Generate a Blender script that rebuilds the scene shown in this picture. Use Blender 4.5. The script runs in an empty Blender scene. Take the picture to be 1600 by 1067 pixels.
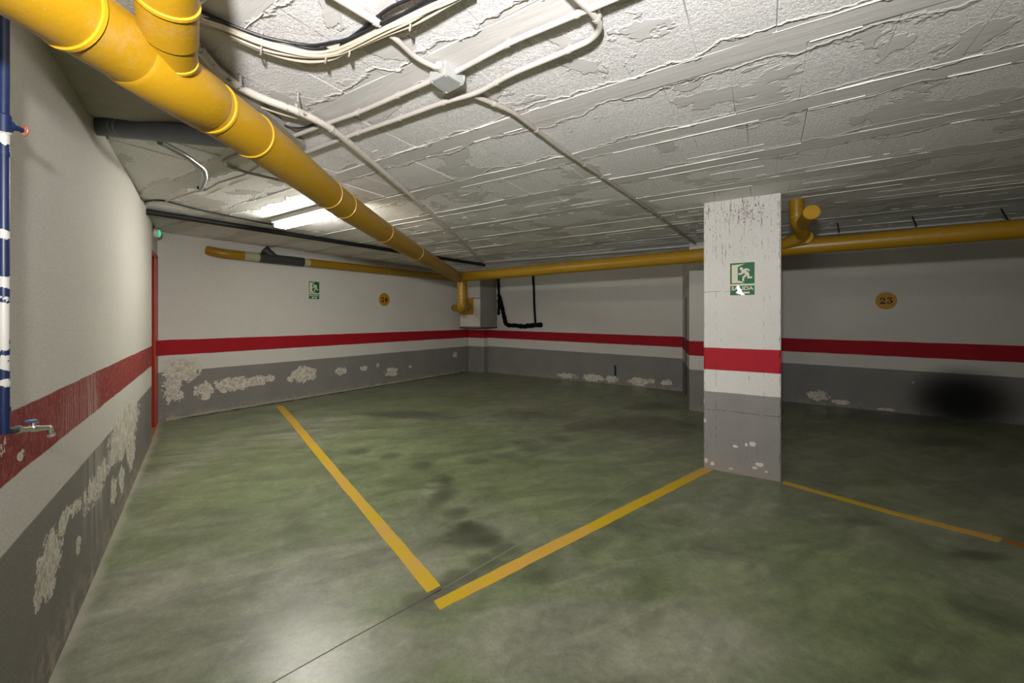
import bpy, bmesh, math, random
from mathutils import Vector, Matrix, noise as mnoise

random.seed(7)
SC = bpy.context.scene
COL = SC.collection

# ------------------------------------------------------------------ camera, world, lights, exposure
EYE = 1.25                      # camera height above the floor at the walls
F = 622.2                       # focal length in pixels of the 1600 x 1067 frame (14 mm lens)
HX, HY = 800.0, 497.0           # where the level optical axis meets the frame
cam_d = bpy.data.cameras.new('camera')
cam = bpy.data.objects.new('camera', cam_d)
COL.objects.link(cam)
cam.location = (0, 0, EYE)
cam.rotation_euler = (math.pi / 2, 0, 0)
cam_d.sensor_width = 36.0
cam_d.lens = 36.0 * F / 1600.0
cam_d.shift_y = -(533.5 - HY) / 1600.0
cam_d.clip_start = 0.02
SC.camera = cam

wd = bpy.data.worlds.new('world')
SC.world = wd
wd.use_nodes = True
wd.node_tree.nodes['Background'].inputs[0].default_value = (0.5, 0.5, 0.5, 1)
wd.node_tree.nodes['Background'].inputs[1].default_value = 0.0

def lamp(name, kind, loc, power, size=0.1, color=(1, 1, 1), rot=(0, 0, 0), size_y=None):
    l = bpy.data.lights.new(name, kind)
    l.energy = power
    l.color = color
    if kind == 'AREA':
        l.size = size
        if size_y:
            l.shape = 'RECTANGLE'
            l.size_y = size_y
    else:
        l.shadow_soft_size = size
    o = bpy.data.objects.new(name, l)
    COL.objects.link(o)
    o.location = loc
    o.rotation_euler = rot
    return o

FLASH_POWER = 380.0
TUBE_STRENGTH = 70.0
FILL_POWER = 52.0
# the photographer's flash head, held up beside the camera and aimed ahead and a little upward
fl_ = lamp('flash_lamp', 'SPOT', (-0.13, -0.17, EYE + 0.42), FLASH_POWER, 0.05, (1.0, 0.975, 0.965))
fl_.rotation_euler = Vector((0.0, 0.90, 0.34)).to_track_quat('-Z', 'Y').to_euler()
fl_.data.spot_size = math.radians(155)
fl_.data.spot_blend = 1.0
# unseen fill light, added behind the camera to lift the near floor
lamp('rear_fill_lamp', 'AREA', (0.5, -1.7, 2.16), FILL_POWER, 1.2, (1.0, 0.97, 0.92), (0, 0, math.radians(-32)), 0.12)

SC.view_settings.view_transform = 'Standard'
SC.view_settings.look = 'None'
SC.view_settings.gamma = 1.0
SC.view_settings.exposure = 0.0
SC.view_settings.use_curve_mapping = False
try:
    SC.cycles.use_denoising = True
    SC.cycles.max_bounces = 8
    SC.cycles.sample_clamp_indirect = 6.0
except Exception:
    pass

# ------------------------------------------------------------------ survey of the room (metres, camera looks along +Y)
S = EYE
ZC = EYE + 0.83 * S             # ceiling level
A35 = math.atan(436.0 / F)
EB = Vector((-math.sin(A35), -math.cos(A35)))      # along the back wall, from the corner to the left
ER = Vector((math.cos(A35), -math.sin(A35)))       # along the right wall, from the corner to the right
CORNER = Vector((-0.762 * S, 7.607 * S))
NB = ER.copy()                  # into the room from the back wall
NR = EB.copy()                  # into the room from the right wall

def smooth(t):
    t = max(0.0, min(1.0, t))
    return t * t * (3 - 2 * t)

def fz(x, y):                   # the floor dips gently from the walls to the drain
    p = Vector((x, y)) - CORNER
    return -0.106 * smooth(p.dot(NR) / 3.3) * smooth(p.dot(NB) / 4.3)

def at(px, py, d):
    return Vector(((px - HX) / F * d, d, EYE + (HY - py) / F * d))

def floor(px, py, up=0.0):
    d = EYE * F / (py - HY)
    for _ in range(8):
        q = at(px, py, d)
        d = (EYE - fz(q.x, q.y) - up) * F / (py - HY)
    return at(px, py, d)

def ceil(px, py, drop=0.0):
    return at(px, py, (ZC - drop - EYE) * F / (HY - py))

class Line:                     # a vertical plane seen in plan
    def __init__(s, p, d, n):
        s.p, s.d, s.n = Vector(p), Vector(d).normalized(), Vector(n).normalized()
    def hit(s, px, py, off=0.0):
        k = (px - HX) / F
        q = s.p + s.n * off
        # q + t d = (k D, D)
        t = (k * q.y - q.x) / (s.d.x - k * s.d.y)
        D = q.y + t * s.d.y
        return at(px, py, D)
    def u(s, p):
        return (Vector((p.x, p.y)) - s.p).dot(s.d)
    def pt(s, u, z, off=0.0):
        q = s.p + s.d * u + s.n * off
        return Vector((q.x, q.y, z))

LA, LE = floor(75, 1067), floor(237, 690)
LD = Vector((LE.x - LA.x, LE.y - LA.y)).normalized()
W_LEFT = Line((LA.x, LA.y), LD, (LD.y, -LD.x))
W_BACK = Line(CORNER, EB, NB)
W_RIGHT = Line(CORNER, ER, NR)

# ------------------------------------------------------------------ node helper
class Mat:
    def __init__(s, name, rough=0.7, spec=0.4):
        s.m = bpy.data.materials.new(name)
        s.m.use_nodes = True
        s.nt = s.m.node_tree
        s.b = s.nt.nodes['Principled BSDF']
        s.b.inputs['Roughness'].default_value = rough
        s.b.inputs['Specular IOR Level'].default_value = spec
        s._pos = None
    def node(s, t):
        return s.nt.nodes.new(t)
    def put(s, sock, v):
        if isinstance(v, (int, float)):
            sock.default_value = v
        elif isinstance(v, (tuple, list)):
            sock.default_value = tuple(v) + ((1,) if len(v) == 3 and sock.type == 'RGBA' else ())
        else:
            s.nt.links.new(v, sock)
    def pos(s):
        if s._pos is None:
            s._pos = s.node('ShaderNodeNewGeometry').outputs['Position']
        return s._pos
    def obj(s):
        return s.node('ShaderNodeTexCoord').outputs['Object']
    def sep(s, v):
        n = s.node('ShaderNodeSeparateXYZ')
        s.put(n.inputs[0], v)
        return n.outputs
    def comb(s, x, y, z):
        n = s.node('ShaderNodeCombineXYZ')
        for i, v in enumerate((x, y, z)):
            s.put(n.inputs[i], v)
        return n.outputs[0]
    def mth(s, op, a, b=0.0, c=0.0, clamp=False):
        n = s.node('ShaderNodeMath')
        n.operation = op
        n.use_clamp = clamp
        s.put(n.inputs[0], a)
        s.put(n.inputs[1], b)
        if op in ('MULTIPLY_ADD', 'SMOOTH_MIN', 'SMOOTH_MAX', 'COMPARE'):
            s.put(n.inputs[2], c)
        return n.outputs[0]
    def add(s, a, b): return s.mth('ADD', a, b)
    def sub(s, a, b): return s.mth('SUBTRACT', a, b)
    def mul(s, a, b): return s.mth('MULTIPLY', a, b)
    def dot(s, v, d):
        n = s.node('ShaderNodeVectorMath')
        n.operation = 'DOT_PRODUCT'
        s.put(n.inputs[0], v)
        n.inputs[1].default_value = d
        return n.outputs['Value']
    def scale(s, v, sc):
        n = s.node('ShaderNodeVectorMath')
        n.operation = 'MULTIPLY'
        s.put(n.inputs[0], v)
        n.inputs[1].default_value = sc
        return n.outputs[0]
    def noise(s, v, sc, det=3.0, rough=0.55, dist=0.0):
        n = s.node('ShaderNodeTexNoise')
        s.put(n.inputs['Vector'], v)
        n.inputs['Scale'].default_value = sc
        n.inputs['Detail'].default_value = det
        n.inputs['Roughness'].default_value = rough
        n.inputs['Distortion'].default_value = dist
        return n.outputs[0]
    def ss(s, v, lo, hi):       # smooth step
        n = s.node('ShaderNodeMapRange')
        n.interpolation_type = 'SMOOTHSTEP'
        s.put(n.inputs[0], v)
        s.put(n.inputs[1], lo)
        s.put(n.inputs[2], hi)
        return n.outputs[0]
    def mix(s, f, a, b):
        n = s.node('ShaderNodeMix')
        n.data_type = 'RGBA'
        s.put(n.inputs[0], f)
        s.put(n.inputs[6], a)
        s.put(n.inputs[7], b)
        return n.outputs[2]
    def mixf(s, f, a, b):
        n = s.node('ShaderNodeMix')
        s.put(n.inputs[0], f)
        s.put(n.inputs[2], a)
        s.put(n.inputs[3], b)
        return n.outputs[0]
    def shade(s, col, f):       # multiply a colour by a grey value
        n = s.node('ShaderNodeMix')
        n.data_type = 'RGBA'
        n.blend_type = 'MULTIPLY'
        n.inputs[0].default_value = 1.0
        s.put(n.inputs[6], col)
        n2 = s.node('ShaderNodeCombineColor')
        for i in range(3):
            s.put(n2.inputs[i], f)
        s.put(n.inputs[7], n2.outputs[0])
        return n.outputs[2]
    def color(s, c): s.put(s.b.inputs['Base Color'], c)
    def rough(s, r): s.put(s.b.inputs['Roughness'], r)
    def bump(s, h, dist=0.01, strength=1.0):
        n = s.node('ShaderNodeBump')
        n.inputs['Distance'].default_value = dist
        n.inputs['Strength'].default_value = strength
        s.put(n.inputs['Height'], h)
        s.nt.links.new(n.outputs[0], s.b.inputs['Normal'])
    def blobs(s, u, v, lst):    # highest of a set of soft ellipses (u0, v0, a, b[, weight])
        acc = None
        for bl in lst:
            u0, v0, a, b = bl[:4]
            w = bl[4] if len(bl) > 4 else 1.0
            x = s.mul(s.sub(u, u0), 1.0 / a)
            y = s.mul(s.sub(v, v0), 1.0 / b)
            r = s.mth('MULTIPLY_ADD', x, x, s.mul(y, y))
            e = s.mth('MULTIPLY_ADD', r, -w, w)
            e = s.mth('MAXIMUM', e, 0.0)
            acc = e if acc is None else s.mth('MAXIMUM', acc, e)
        return acc

def srgb(r, g, b):
    f = lambda c: (c / 255 / 12.92) if c <= 10 else ((c / 255 + 0.055) / 1.055) ** 2.4
    return (f(r), f(g), f(b))

def plain(name, col, rough=0.5, spec=0.4, metal=0.0, var=0.12, nscale=30, bump=0.0):
    m = Mat(name, rough, spec)
    nz = m.noise(m.pos(), nscale, 4)
    m.color(m.shade(col, m.mixf(nz, 1 - var, 1 + var)))
    m.b.inputs['Metallic'].default_value = metal
    if bump:
        m.bump(m.noise(m.pos(), nscale * 6, 3), bump)
    return m.m

WHITE = (0.62, 0.60, 0.55)
GREY = (0.215, 0.206, 0.190)
RED = (0.34, 0.006, 0.014)

def wall_paint(name, line, levels, slope=0.0, white=WHITE, grey=GREY, red=RED, peel=(), soot=(), spots=(), wear=0.0, coarse=0.35, streak=0.0, rubbed=0.0):
    """white wall with a grey dado and a red band; peel = places where the dado has flaked off"""
    m = Mat(name, 0.75, 0.3)
    P = m.pos()
    z = m.sep(P)[2]
    u = m.sub(m.dot(P, (line.d.x, line.d.y, 0)), line.p.dot(line.d))
    fine = m.noise(P, 28, 4)
    zz = m.add(z, m.mul(m.sub(m.noise(P, 5, 2), 0.5), 0.012))
    zz = m.add(zz, m.mul(u, -slope))
    g, rb, rt = levels
    e = 0.003
    isg = m.sub(1.0, m.ss(zz, g - e, g + e))
    isr = m.mul(m.ss(zz, rb - e, rb + e), m.sub(1.0, m.ss(zz, rt - e, rt + e)))
    big = m.noise(P, 1.3, 4)
    wcol = m.shade(white, m.mixf(big, 0.90, 1.08))
    wcol = m.shade(wcol, m.mixf(fine, 0.95, 1.05))
    micro = m.noise(P, 210, 2, 0.7)
    wcol = m.shade(wcol, m.mixf(m.ss(micro, 0.3, 0.7), 0.88, 1.10))
    gcol = m.shade(grey, m.mixf(m.noise(P, 3.5, 5), 0.82, 1.18))
    gcol = m.shade(gcol, m.mixf(m.ss(micro, 0.3, 0.7), 0.82, 1.18))
    rcol = m.shade(red, m.mixf(m.noise(P, 9, 5), 0.82, 1.15))
    if rubbed:
        rcol = m.mix(m.mul(m.ss(m.noise(P, 40, 6, 0.7), 0.42, 0.75), rubbed), rcol, (0.42, 0.25, 0.22))
    c = m.mix(isg, wcol, gcol)
    c = m.mix(isr, c, rcol)
    h = m.mul(m.noise(P, 90, 3), coarse)
    if streak:                 # vertical drips and scrape marks
        st = m.noise(m.comb(m.mul(u, 70), 0.0, m.mul(z, 1.2)), 1.0, 3, 0.6)
        band = m.blobs(u, z, STREAKS)
        st = m.mul(m.ss(st, 0.47, 0.62), m.mul(band, streak))
        c = m.mix(st, c, (0.60, 0.52, 0.47))
    # dado close to the floor: damp, gritty
    low = m.mul(m.sub(1.0, m.ss(z, -0.06, 0.16)), m.ss(m.noise(P, 14, 6, 0.7), 0.42, 0.62))
    c = m.mix(m.mul(low, 0.55 + wear * 0.45), c, (0.36, 0.31, 0.25))
    if peel:
        bl = m.blobs(u, z, peel)
        rag = m.add(m.mul(m.noise(P, 13, 6, 0.66, 0.4), 0.6), m.mul(m.noise(P, 42, 5, 0.7), 0.4))
        k = m.sub(m.mul(m.mth('MINIMUM', bl, 1.0), 1.12), m.ss(rag, 0.38, 0.62))
        msk = m.mul(m.ss(k, 0.0, 0.03), m.ss(bl, 0.0, 0.06))
        inner = m.ss(m.noise(P, 24, 5, 0.7), 0.40, 0.60)
        rim = m.mul(msk, m.sub(1.0, m.ss(k, 0.10, 0.45)))
        pc = m.mix(inner, (0.66, 0.61, 0.51), (0.42, 0.385, 0.32))
        pc = m.mix(rim, pc, (0.72, 0.68, 0.60))
        c = m.mix(msk, c, pc)
        h = m.add(h, m.mul(msk, -1.6))
        h = m.add(h, m.mul(m.mul(msk, m.noise(P, 60, 5, 0.7)), 1.2))
    if spots:
        bl = m.blobs(u, z, spots)
        msk = m.ss(m.add(bl, m.mul(m.sub(m.noise(P, 22, 5, 0.7), 0.5), 1.3)), 0.40, 0.60)
        c = m.mix(m.mul(msk, m.ss(bl, 0, 0.2)), c, (0.30, 0.26, 0.20))
        h = m.add(h, m.mul(msk, 0.8))
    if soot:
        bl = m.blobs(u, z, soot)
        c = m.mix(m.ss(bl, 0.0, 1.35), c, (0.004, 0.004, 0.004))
    m.color(c)
    m.bump(h, 0.004, 0.8)
    return m.m

# ------------------------------------------------------------------ object helpers
def base_of(parent):
    v = Vector((0, 0, 0))
    while parent:
        v += parent.location
        parent = parent.parent
    return v

def obj(name, bm, mat, parent=None, smooth_=False, kind=None, keep=False):
    me = bpy.data.meshes.new(name)
    bmesh.ops.recalc_face_normals(bm, faces=bm.faces)
    if bm.verts and not keep:
        lo = Vector([min(v.co[i] for v in bm.verts) for i in range(3)])
        hi = Vector([max(v.co[i] for v in bm.verts) for i in range(3)])
        o_ = Vector(((lo.x + hi.x) / 2, (lo.y + hi.y) / 2, lo.z))
    else:
        o_ = Vector((0, 0, 0))
    for v in bm.verts:
        v.co -= o_
    bm.to_mesh(me)
    bm.free()
    for m in (mat if isinstance(mat, (list, tuple)) else [mat]):
        me.materials.append(m)
    if smooth_:
        me.polygons.foreach_set('use_smooth', [True] * len(me.polygons))
        try:
            me.set_sharp_from_angle(angle=math.radians(40))
        except Exception:
            pass
    o = bpy.data.objects.new(name, me)
    COL.objects.link(o)
    o.location = o_ - base_of(parent)
    o.parent = parent
    if kind:
        o['kind'] = kind
    return o

def tag(o, label, cat, group=None):
    o['label'] = label
    o['category'] = cat
    if group:
        o['group'] = group
    return o

def thing(name, loc, label, cat, group=None):
    o = bpy.data.objects.new(name, None)
    o.empty_display_size = 0.05
    COL.objects.link(o)
    o.location = loc
    return tag(o, label, cat, group)

def put_box(bm, c, sx, sy, sz, rz=0.0, bev=0.0):
    """box centred on c"""
    r = bmesh.ops.create_cube(bm, size=1.0)
    vs = r['verts']
    mat = Matrix.Translation(c) @ Matrix.Rotation(rz, 4, 'Z') @ Matrix.Diagonal((sx, sy, sz, 1))
    bmesh.ops.transform(bm, matrix=mat, verts=vs)
    if bev:
        es = {e for v in vs for e in v.link_edges}
        bmesh.ops.bevel(bm, geom=list(es), offset=bev, segments=2, affect='EDGES', profile=0.5)
    return bm

def put_prism(bm, pts, z0, z1):
    """pts: plan polygon; z0, z1 numbers"""
    lo = [bm.verts.new((p[0], p[1], z0)) for p in pts]
    hi = [bm.verts.new((p[0], p[1], z1)) for p in pts]
    bm.faces.new(lo[::-1])
    bm.faces.new(hi)
    n = len(pts)
    for i in range(n):
        bm.faces.new((lo[i], lo[(i + 1) % n], hi[(i + 1) % n], hi[i]))
    return bm

def frame_of(t, ref=None):
    t = t.normalized()
    a = Vector((0, 0, 1)) if abs(t.z) < 0.9 else Vector((1, 0, 0))
    if ref is not None:
        a = ref
    x = (a - t * a.dot(t)).normalized()
    return x, t.cross(x)

def put_tube(bm, pts, r, seg=12, caps=True, closed=False):
    """sweep a circle (radius r or list of radii) along pts"""
    pts = [Vector(p) for p in pts]
    n = len(pts)
    rs = r if isinstance(r, (list, tuple)) else [r] * n
    rings, x = [], None
    for i, p in enumerate(pts):
        t = (pts[min(i + 1, n - 1)] - pts[max(i - 1, 0)])
        if t.length < 1e-9:
            t = Vector((0, 0, 1))
        x, y = frame_of(t, x)
        rings.append([bm.verts.new(p + (x * math.cos(a) + y * math.sin(a)) * rs[i])
                      for a in (2 * math.pi * k / seg for k in range(seg))])
    for i in range(n - 1):
        for k in range(seg):
            bm.faces.new((rings[i][k], rings[i][(k + 1) % seg], rings[i + 1][(k + 1) % seg], rings[i + 1][k]))
    if caps:
        bm.faces.new(rings[0][::-1])
        bm.faces.new(rings[-1])
    return bm

def fillet(pts, r, n=6):
    pts = [Vector(p) for p in pts]
    out = [pts[0]]
    for a, b, c in zip(pts, pts[1:], pts[2:]):
        u, v = (a - b), (c - b)
        k = min(r, u.length * 0.49, v.length * 0.49)
        p0, p1 = b + u.normalized() * k, b + v.normalized() * k
        for i in range(n + 1):
            t = i / n
            out.append(p0 * (1 - t) ** 2 + b * 2 * t * (1 - t) + p1 * t * t)
    out.append(pts[-1])
    return out

def spline(pts, n=8):
    pts = [Vector(p) for p in pts]
    out = []
    for i in range(len(pts) - 1):
        p0, p1, p2, p3 = pts[max(i - 1, 0)], pts[i], pts[i + 1], pts[min(i + 2, len(pts) - 1)]
        for k in range(n):
            t = k / n
            out.append(0.5 * ((2 * p1) + (p2 - p0) * t + (2 * p0 - 5 * p1 + 4 * p2 - p3) * t * t + (3 * p1 - p0 - 3 * p2 + p3) * t ** 3))
    out.append(pts[-1])
    return out

def along(pts, s):
    """point and tangent at distance s along pts"""
    for a, b in zip(pts, pts[1:]):
        L = (b - a).length
        if s <= L or b is pts[-1]:
            return a + (b - a) * (s / L), (b - a).normalized()
        s -= L

def length(pts):
    return sum((b - a).length for a, b in zip(pts, pts[1:]))

def ring(name, p, t, r, w, mat, parent, seg=28, fat=None):
    """a collar round a pipe"""
    t = t.normalized()
    k = fat or r * 0.06
    pts = [p - t * w / 2, p - t * w / 2, p - t * w * 0.3, p + t * w * 0.3, p + t * w / 2, p + t * w / 2]
    bm = bmesh.new()
    pts = [p - t * (w / 2 + 1e-4), p - t * w * 0.35, p + t * w * 0.35, p + t * (w / 2 + 1e-4)]
    put_tube(bm, pts, [r * 1.001, r + k, r + k, r * 1.001], seg)
    return obj(name, bm, mat, parent, True)

# ------------------------------------------------------------------ materials
def yellow_pipe_mat():
    m = Mat('yellow_pipe_plastic', 0.42, 0.45)
    P = m.pos()
    base = m.mix(m.noise(P, 2.5, 3), (0.285, 0.152, 0.004), (0.345, 0.192, 0.007))
    dust = m.mul(m.ss(m.noise(P, 9, 6, 0.7), 0.50, 0.78), 0.38)
    c = m.mix(dust, base, (0.33, 0.24, 0.12))
    spk = m.ss(m.noise(P, 120, 3, 0.7), 0.66, 0.74)
    c = m.mix(m.mul(spk, 0.35), c, (0.6, 0.5, 0.35))
    m.color(c)
    m.rough(m.mixf(dust, 0.36, 0.8))
    m.bump(m.noise(P, 60, 4), 0.0015, 0.5)
    return m.m

M = {}
M['yellow'] = yellow_pipe_mat()
M['ygloss'] = plain('yellow_collar_plastic', (0.42, 0.235, 0.008), 0.35, 0.5)
M['grey_pvc'] = plain('grey_pvc', (0.17, 0.178, 0.215), 0.5, 0.4, var=0.18, nscale=14)
M['dark_pvc'] = plain('dark_grey_pvc', (0.045, 0.043, 0.04), 0.45, 0.45, var=0.2)
M['black'] = plain('black_pipe_rubber', (0.008, 0.008, 0.009), 0.55, 0.35, var=0.3)
M['foam'] = plain('black_pipe_foam', (0.0035, 0.0035, 0.004), 0.85, 0.2, var=0.4, nscale=60, bump=0.006)
M['conduit'] = plain('painted_conduit', (0.46, 0.43, 0.39), 0.6, 0.35, var=0.10, nscale=20)
M['conduit_grey'] = plain('grey_conduit', (0.50, 0.50, 0.50), 0.5, 0.45, var=0.15, nscale=20)
M['conduit_dirty'] = plain('dusty_conduit', (0.36, 0.33, 0.28), 0.7, 0.3, var=0.25, nscale=24)
M['old_pipe'] = None
M['galv'] = plain('galvanized_steel', (0.50, 0.52, 0.54), 0.35, 0.5, metal=0.85, var=0.2, nscale=40)
M['chrome'] = plain('chromed_brass', (0.72, 0.70, 0.66), 0.22, 0.6, metal=0.9, var=0.15, nscale=60)
M['cable'] = plain('beige_cable_jacket', (0.50, 0.45, 0.35), 0.5, 0.4)
M['cable_black'] = plain('black_cable_jacket', (0.012, 0.012, 0.014), 0.45, 0.4)
M['cable_tan'] = plain('tan_cable_jacket', (0.50, 0.36, 0.18), 0.5, 0.4)
M['tie'] = plain('grey_cable_tie', (0.45, 0.43, 0.38), 0.5, 0.4)
M['boxgrey'] = plain('junction_box_plastic', (0.36, 0.37, 0.36), 0.5, 0.4, var=0.14, nscale=25)
M['red_door'] = plain('red_door_paint', (0.36, 0.022, 0.012), 0.4, 0.5, var=0.12, nscale=12)
M['red_frame'] = plain('red_frame_paint', (0.42, 0.030, 0.016), 0.42, 0.5, var=0.15, nscale=20)
M['wood'] = plain('worn_ochre_threshold', (0.38, 0.19, 0.06), 0.6, 0.35, var=0.3, nscale=30)
M['plaster'] = plain('rough_plaster', (0.55, 0.52, 0.46), 0.85, 0.2, var=0.2, nscale=18, bump=0.004)
M['concrete'] = plain('bare_concrete', (0.36, 0.33, 0.27), 0.85, 0.2, var=0.22, nscale=8, bump=0.003)
M['mortar'] = plain('mortar_fillet', (0.36, 0.32, 0.26), 0.9, 0.2, var=0.35, nscale=30, bump=0.006)
M['dirt'] = plain('black_dirt', (0.02, 0.018, 0.013), 0.95, 0.1, var=0.6, nscale=30)
M['steel_rod'] = plain('threaded_rod', (0.33, 0.31, 0.28), 0.5, 0.4, metal=0.4)
M['duct'] = plain('galvanized_duct_panel', (0.27, 0.255, 0.22), 0.7, 0.3, var=0.14, nscale=6)
M['duct_light'] = plain('white_painted_panel', (0.66, 0.63, 0.55), 0.7, 0.3, var=0.12, nscale=9)
M['sign_green'] = plain('sign_green', (0.006, 0.12, 0.045), 0.5, 0.25, var=0.08)
M['sign_pale'] = plain('sign_photoluminescent', (0.66, 0.66, 0.50), 0.55, 0.25, var=0.05)
M['sign_patch'] = plain('sign_patch_white', (0.70, 0.71, 0.69), 0.25, 0.5, var=0.06)
M['disc'] = plain('amber_disc', (0.46, 0.22, 0.006), 0.5, 0.4, var=0.08)
M['ink'] = plain('black_ink', (0.015, 0.012, 0.01), 0.6, 0.3)
M['lamp_white'] = plain('white_lamp_plastic', (0.66, 0.66, 0.62), 0.4, 0.5)
M['handwheel'] = plain('worn_red_handwheel', (0.34, 0.12, 0.08), 0.45, 0.45, var=0.35, nscale=90)
M['blue_lever'] = plain('blue_lever', (0.03, 0.10, 0.28), 0.3, 0.5, var=0.3, nscale=60)
M['enamel'] = plain('white_enamel', (0.68, 0.67, 0.63), 0.4, 0.5)

def old_pipe():
    m = Mat('flaking_white_pipe', 0.6, 0.35)
    P = m.pos()
    k = m.ss(m.noise(P, 22, 6, 0.7), 0.58, 0.66)
    m.color(m.mix(k, (0.60, 0.56, 0.49), (0.12, 0.10, 0.08)))
    m.bump(k, 0.002, 0.5)
    return m.m
M['old_pipe'] = old_pipe()

def blue_pipe():
    m = Mat('flaking_blue_pipe', 0.4, 0.45)
    P = m.pos()
    z = m.sep(P)[2]
    k = m.noise(P, 13, 5, 0.65)
    win = m.blobs(0.0, z, [(0.0, z0, 1.0, b, w_) for z0, b, w_ in BLUE_FLAKES])
    nn_ = m.ss(m.add(m.mul(m.noise(P, 14, 5, .65), .5), m.mul(m.noise(P, 50, 4, .6), .5)), 0.36, 0.64)
    msk = m.ss(m.sub(m.mul(win, 1.3), nn_), 0.0, 0.06)
    c = m.mix(m.noise(P, 40, 4), (0.004, 0.010, 0.040), (0.010, 0.026, 0.088))
    m.color(m.mix(msk, c, (0.50, 0.49, 0.45)))
    m.bump(msk, 0.0015, 0.5)
    return m.m

def tube_light():
    m = Mat('lit_diffuser', 0.4)
    m.color((0.9, 0.9, 0.88))
    m.b.inputs['Emission Color'].default_value = (1.0, 0.97, 0.88, 1)
    m.b.inputs['Emission Strength'].default_value = TUBE_STRENGTH
    return m.m

def green_light():
    m = Mat('lit_green_lens', 0.3)
    m.color((0.02, 0.3, 0.12))
    m.b.inputs['Emission Color'].default_value = (0.05, 0.75, 0.30, 1)
    m.b.inputs['Emission Strength'].default_value = 0.8
    return m.m

def floor_mat():
    m = Mat('green_floor_coating', 0.4, 0.7)
    P = m.pos()
    x, y, z = m.sep(P)
    big = m.noise(P, 0.75, 5, 0.6, 0.6)
    mid = m.noise(P, 2.6, 6, 0.62, 0.8)
    fine = m.noise(P, 38, 5, 0.7)
    # swirls left by the power trowel
    sw = m.noise(m.comb(m.add(m.mul(x, 1.2), m.mul(y, 0.5)), m.mul(m.sub(y, m.mul(x, 0.4)), 3.2), 0.0), 1.1, 5, 0.6, 1.4)
    green = m.mix(mid, (0.120, 0.153, 0.072), (0.222, 0.262, 0.140))
    worn = m.mix(mid, (0.195, 0.203, 0.148), (0.305, 0.312, 0.238))
    w = m.blobs(x, y, FLOOR_WORN)
    g = m.blobs(x, y, FLOOR_GREEN)
    k = m.add(m.add(m.mul(big, 0.9), m.mul(m.sub(mid, 0.5), 0.9)), m.sub(m.mul(m.ss(w, 0.0, 0.9), 0.42), m.mul(m.ss(g, 0.0, 0.9), 0.42)))
    c = m.mix(m.ss(k, 0.22, 0.92), green, worn)
    c = m.shade(c, m.mixf(m.ss(sw, 0.25, 0.75), 0.70, 1.24))
    c = m.shade(c, m.mixf(m.ss(m.noise(P, 11, 6, 0.72, 0.6), 0.25, 0.75), 0.84, 1.15))
    c = m.shade(c, m.mixf(m.ss(fine, 0.25, 0.75), 0.88, 1.12))
    c = m.shade(c, m.mixf(m.ss(m.noise(P, 160, 2, 0.7), 0.3, 0.7), 0.86, 1.13))
    # oil and tyre stains; far and right-bay blobs also paint in the light falloff
    st = m.blobs(x, y, FLOOR_STAIN_SHADE)
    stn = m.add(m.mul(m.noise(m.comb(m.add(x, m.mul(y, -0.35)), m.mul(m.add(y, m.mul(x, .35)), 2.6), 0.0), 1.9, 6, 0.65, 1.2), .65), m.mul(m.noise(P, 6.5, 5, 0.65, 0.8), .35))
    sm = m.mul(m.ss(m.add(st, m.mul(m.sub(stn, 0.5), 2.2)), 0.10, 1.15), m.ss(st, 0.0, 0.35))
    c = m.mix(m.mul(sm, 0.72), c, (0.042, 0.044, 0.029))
    tr = m.mul(m.ss(m.noise(P, 1.1, 5, 0.62, 1.0), 0.48, 0.82), 0.45)
    c = m.mix(tr, c, (0.095, 0.085, 0.065))
    ty = m.blobs(x, y, FLOOR_TYRE)
    tm = m.ss(m.add(ty, m.mul(m.sub(m.noise(P, 8, 5, .7), .5), 1.2)), 0.1, 1.0)
    c = m.mix(m.mul(m.mul(tm, m.ss(ty, 0, .3)), 0.58), c, (0.055, 0.055, 0.040))
    # pale concrete where the coating has worn off along the left wall
    ul = m.sub(m.dot(P, (W_LEFT.n.x, W_LEFT.n.y, 0)), W_LEFT.p.dot(W_LEFT.n))
    ed = m.sub(1.0, m.ss(m.add(ul, m.mul(m.sub(m.noise(P, 4, 5), 0.5), 0.12)), 0.0, 0.055))
    c = m.mix(m.mul(ed, 0.6), c, (0.48, 0.44, 0.36))
    m.color(c)
    m.rough(m.mixf(m.noise(P, 5, 5, 0.6), 0.27, 0.36))
    m.bump(m.add(m.mul(fine, 0.5), m.mul(m.noise(P, 9, 3), 1.0)), 0.0016, 0.5)
    return m.m

def blob_f(px, py, rx, ry, w=1.0):
    c = floor(px, py)
    return (c.x, c.y, abs(floor(px + rx, py).x - c.x), abs(floor(px, py - ry).y - floor(px, py + ry).y) / 2, w)

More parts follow.
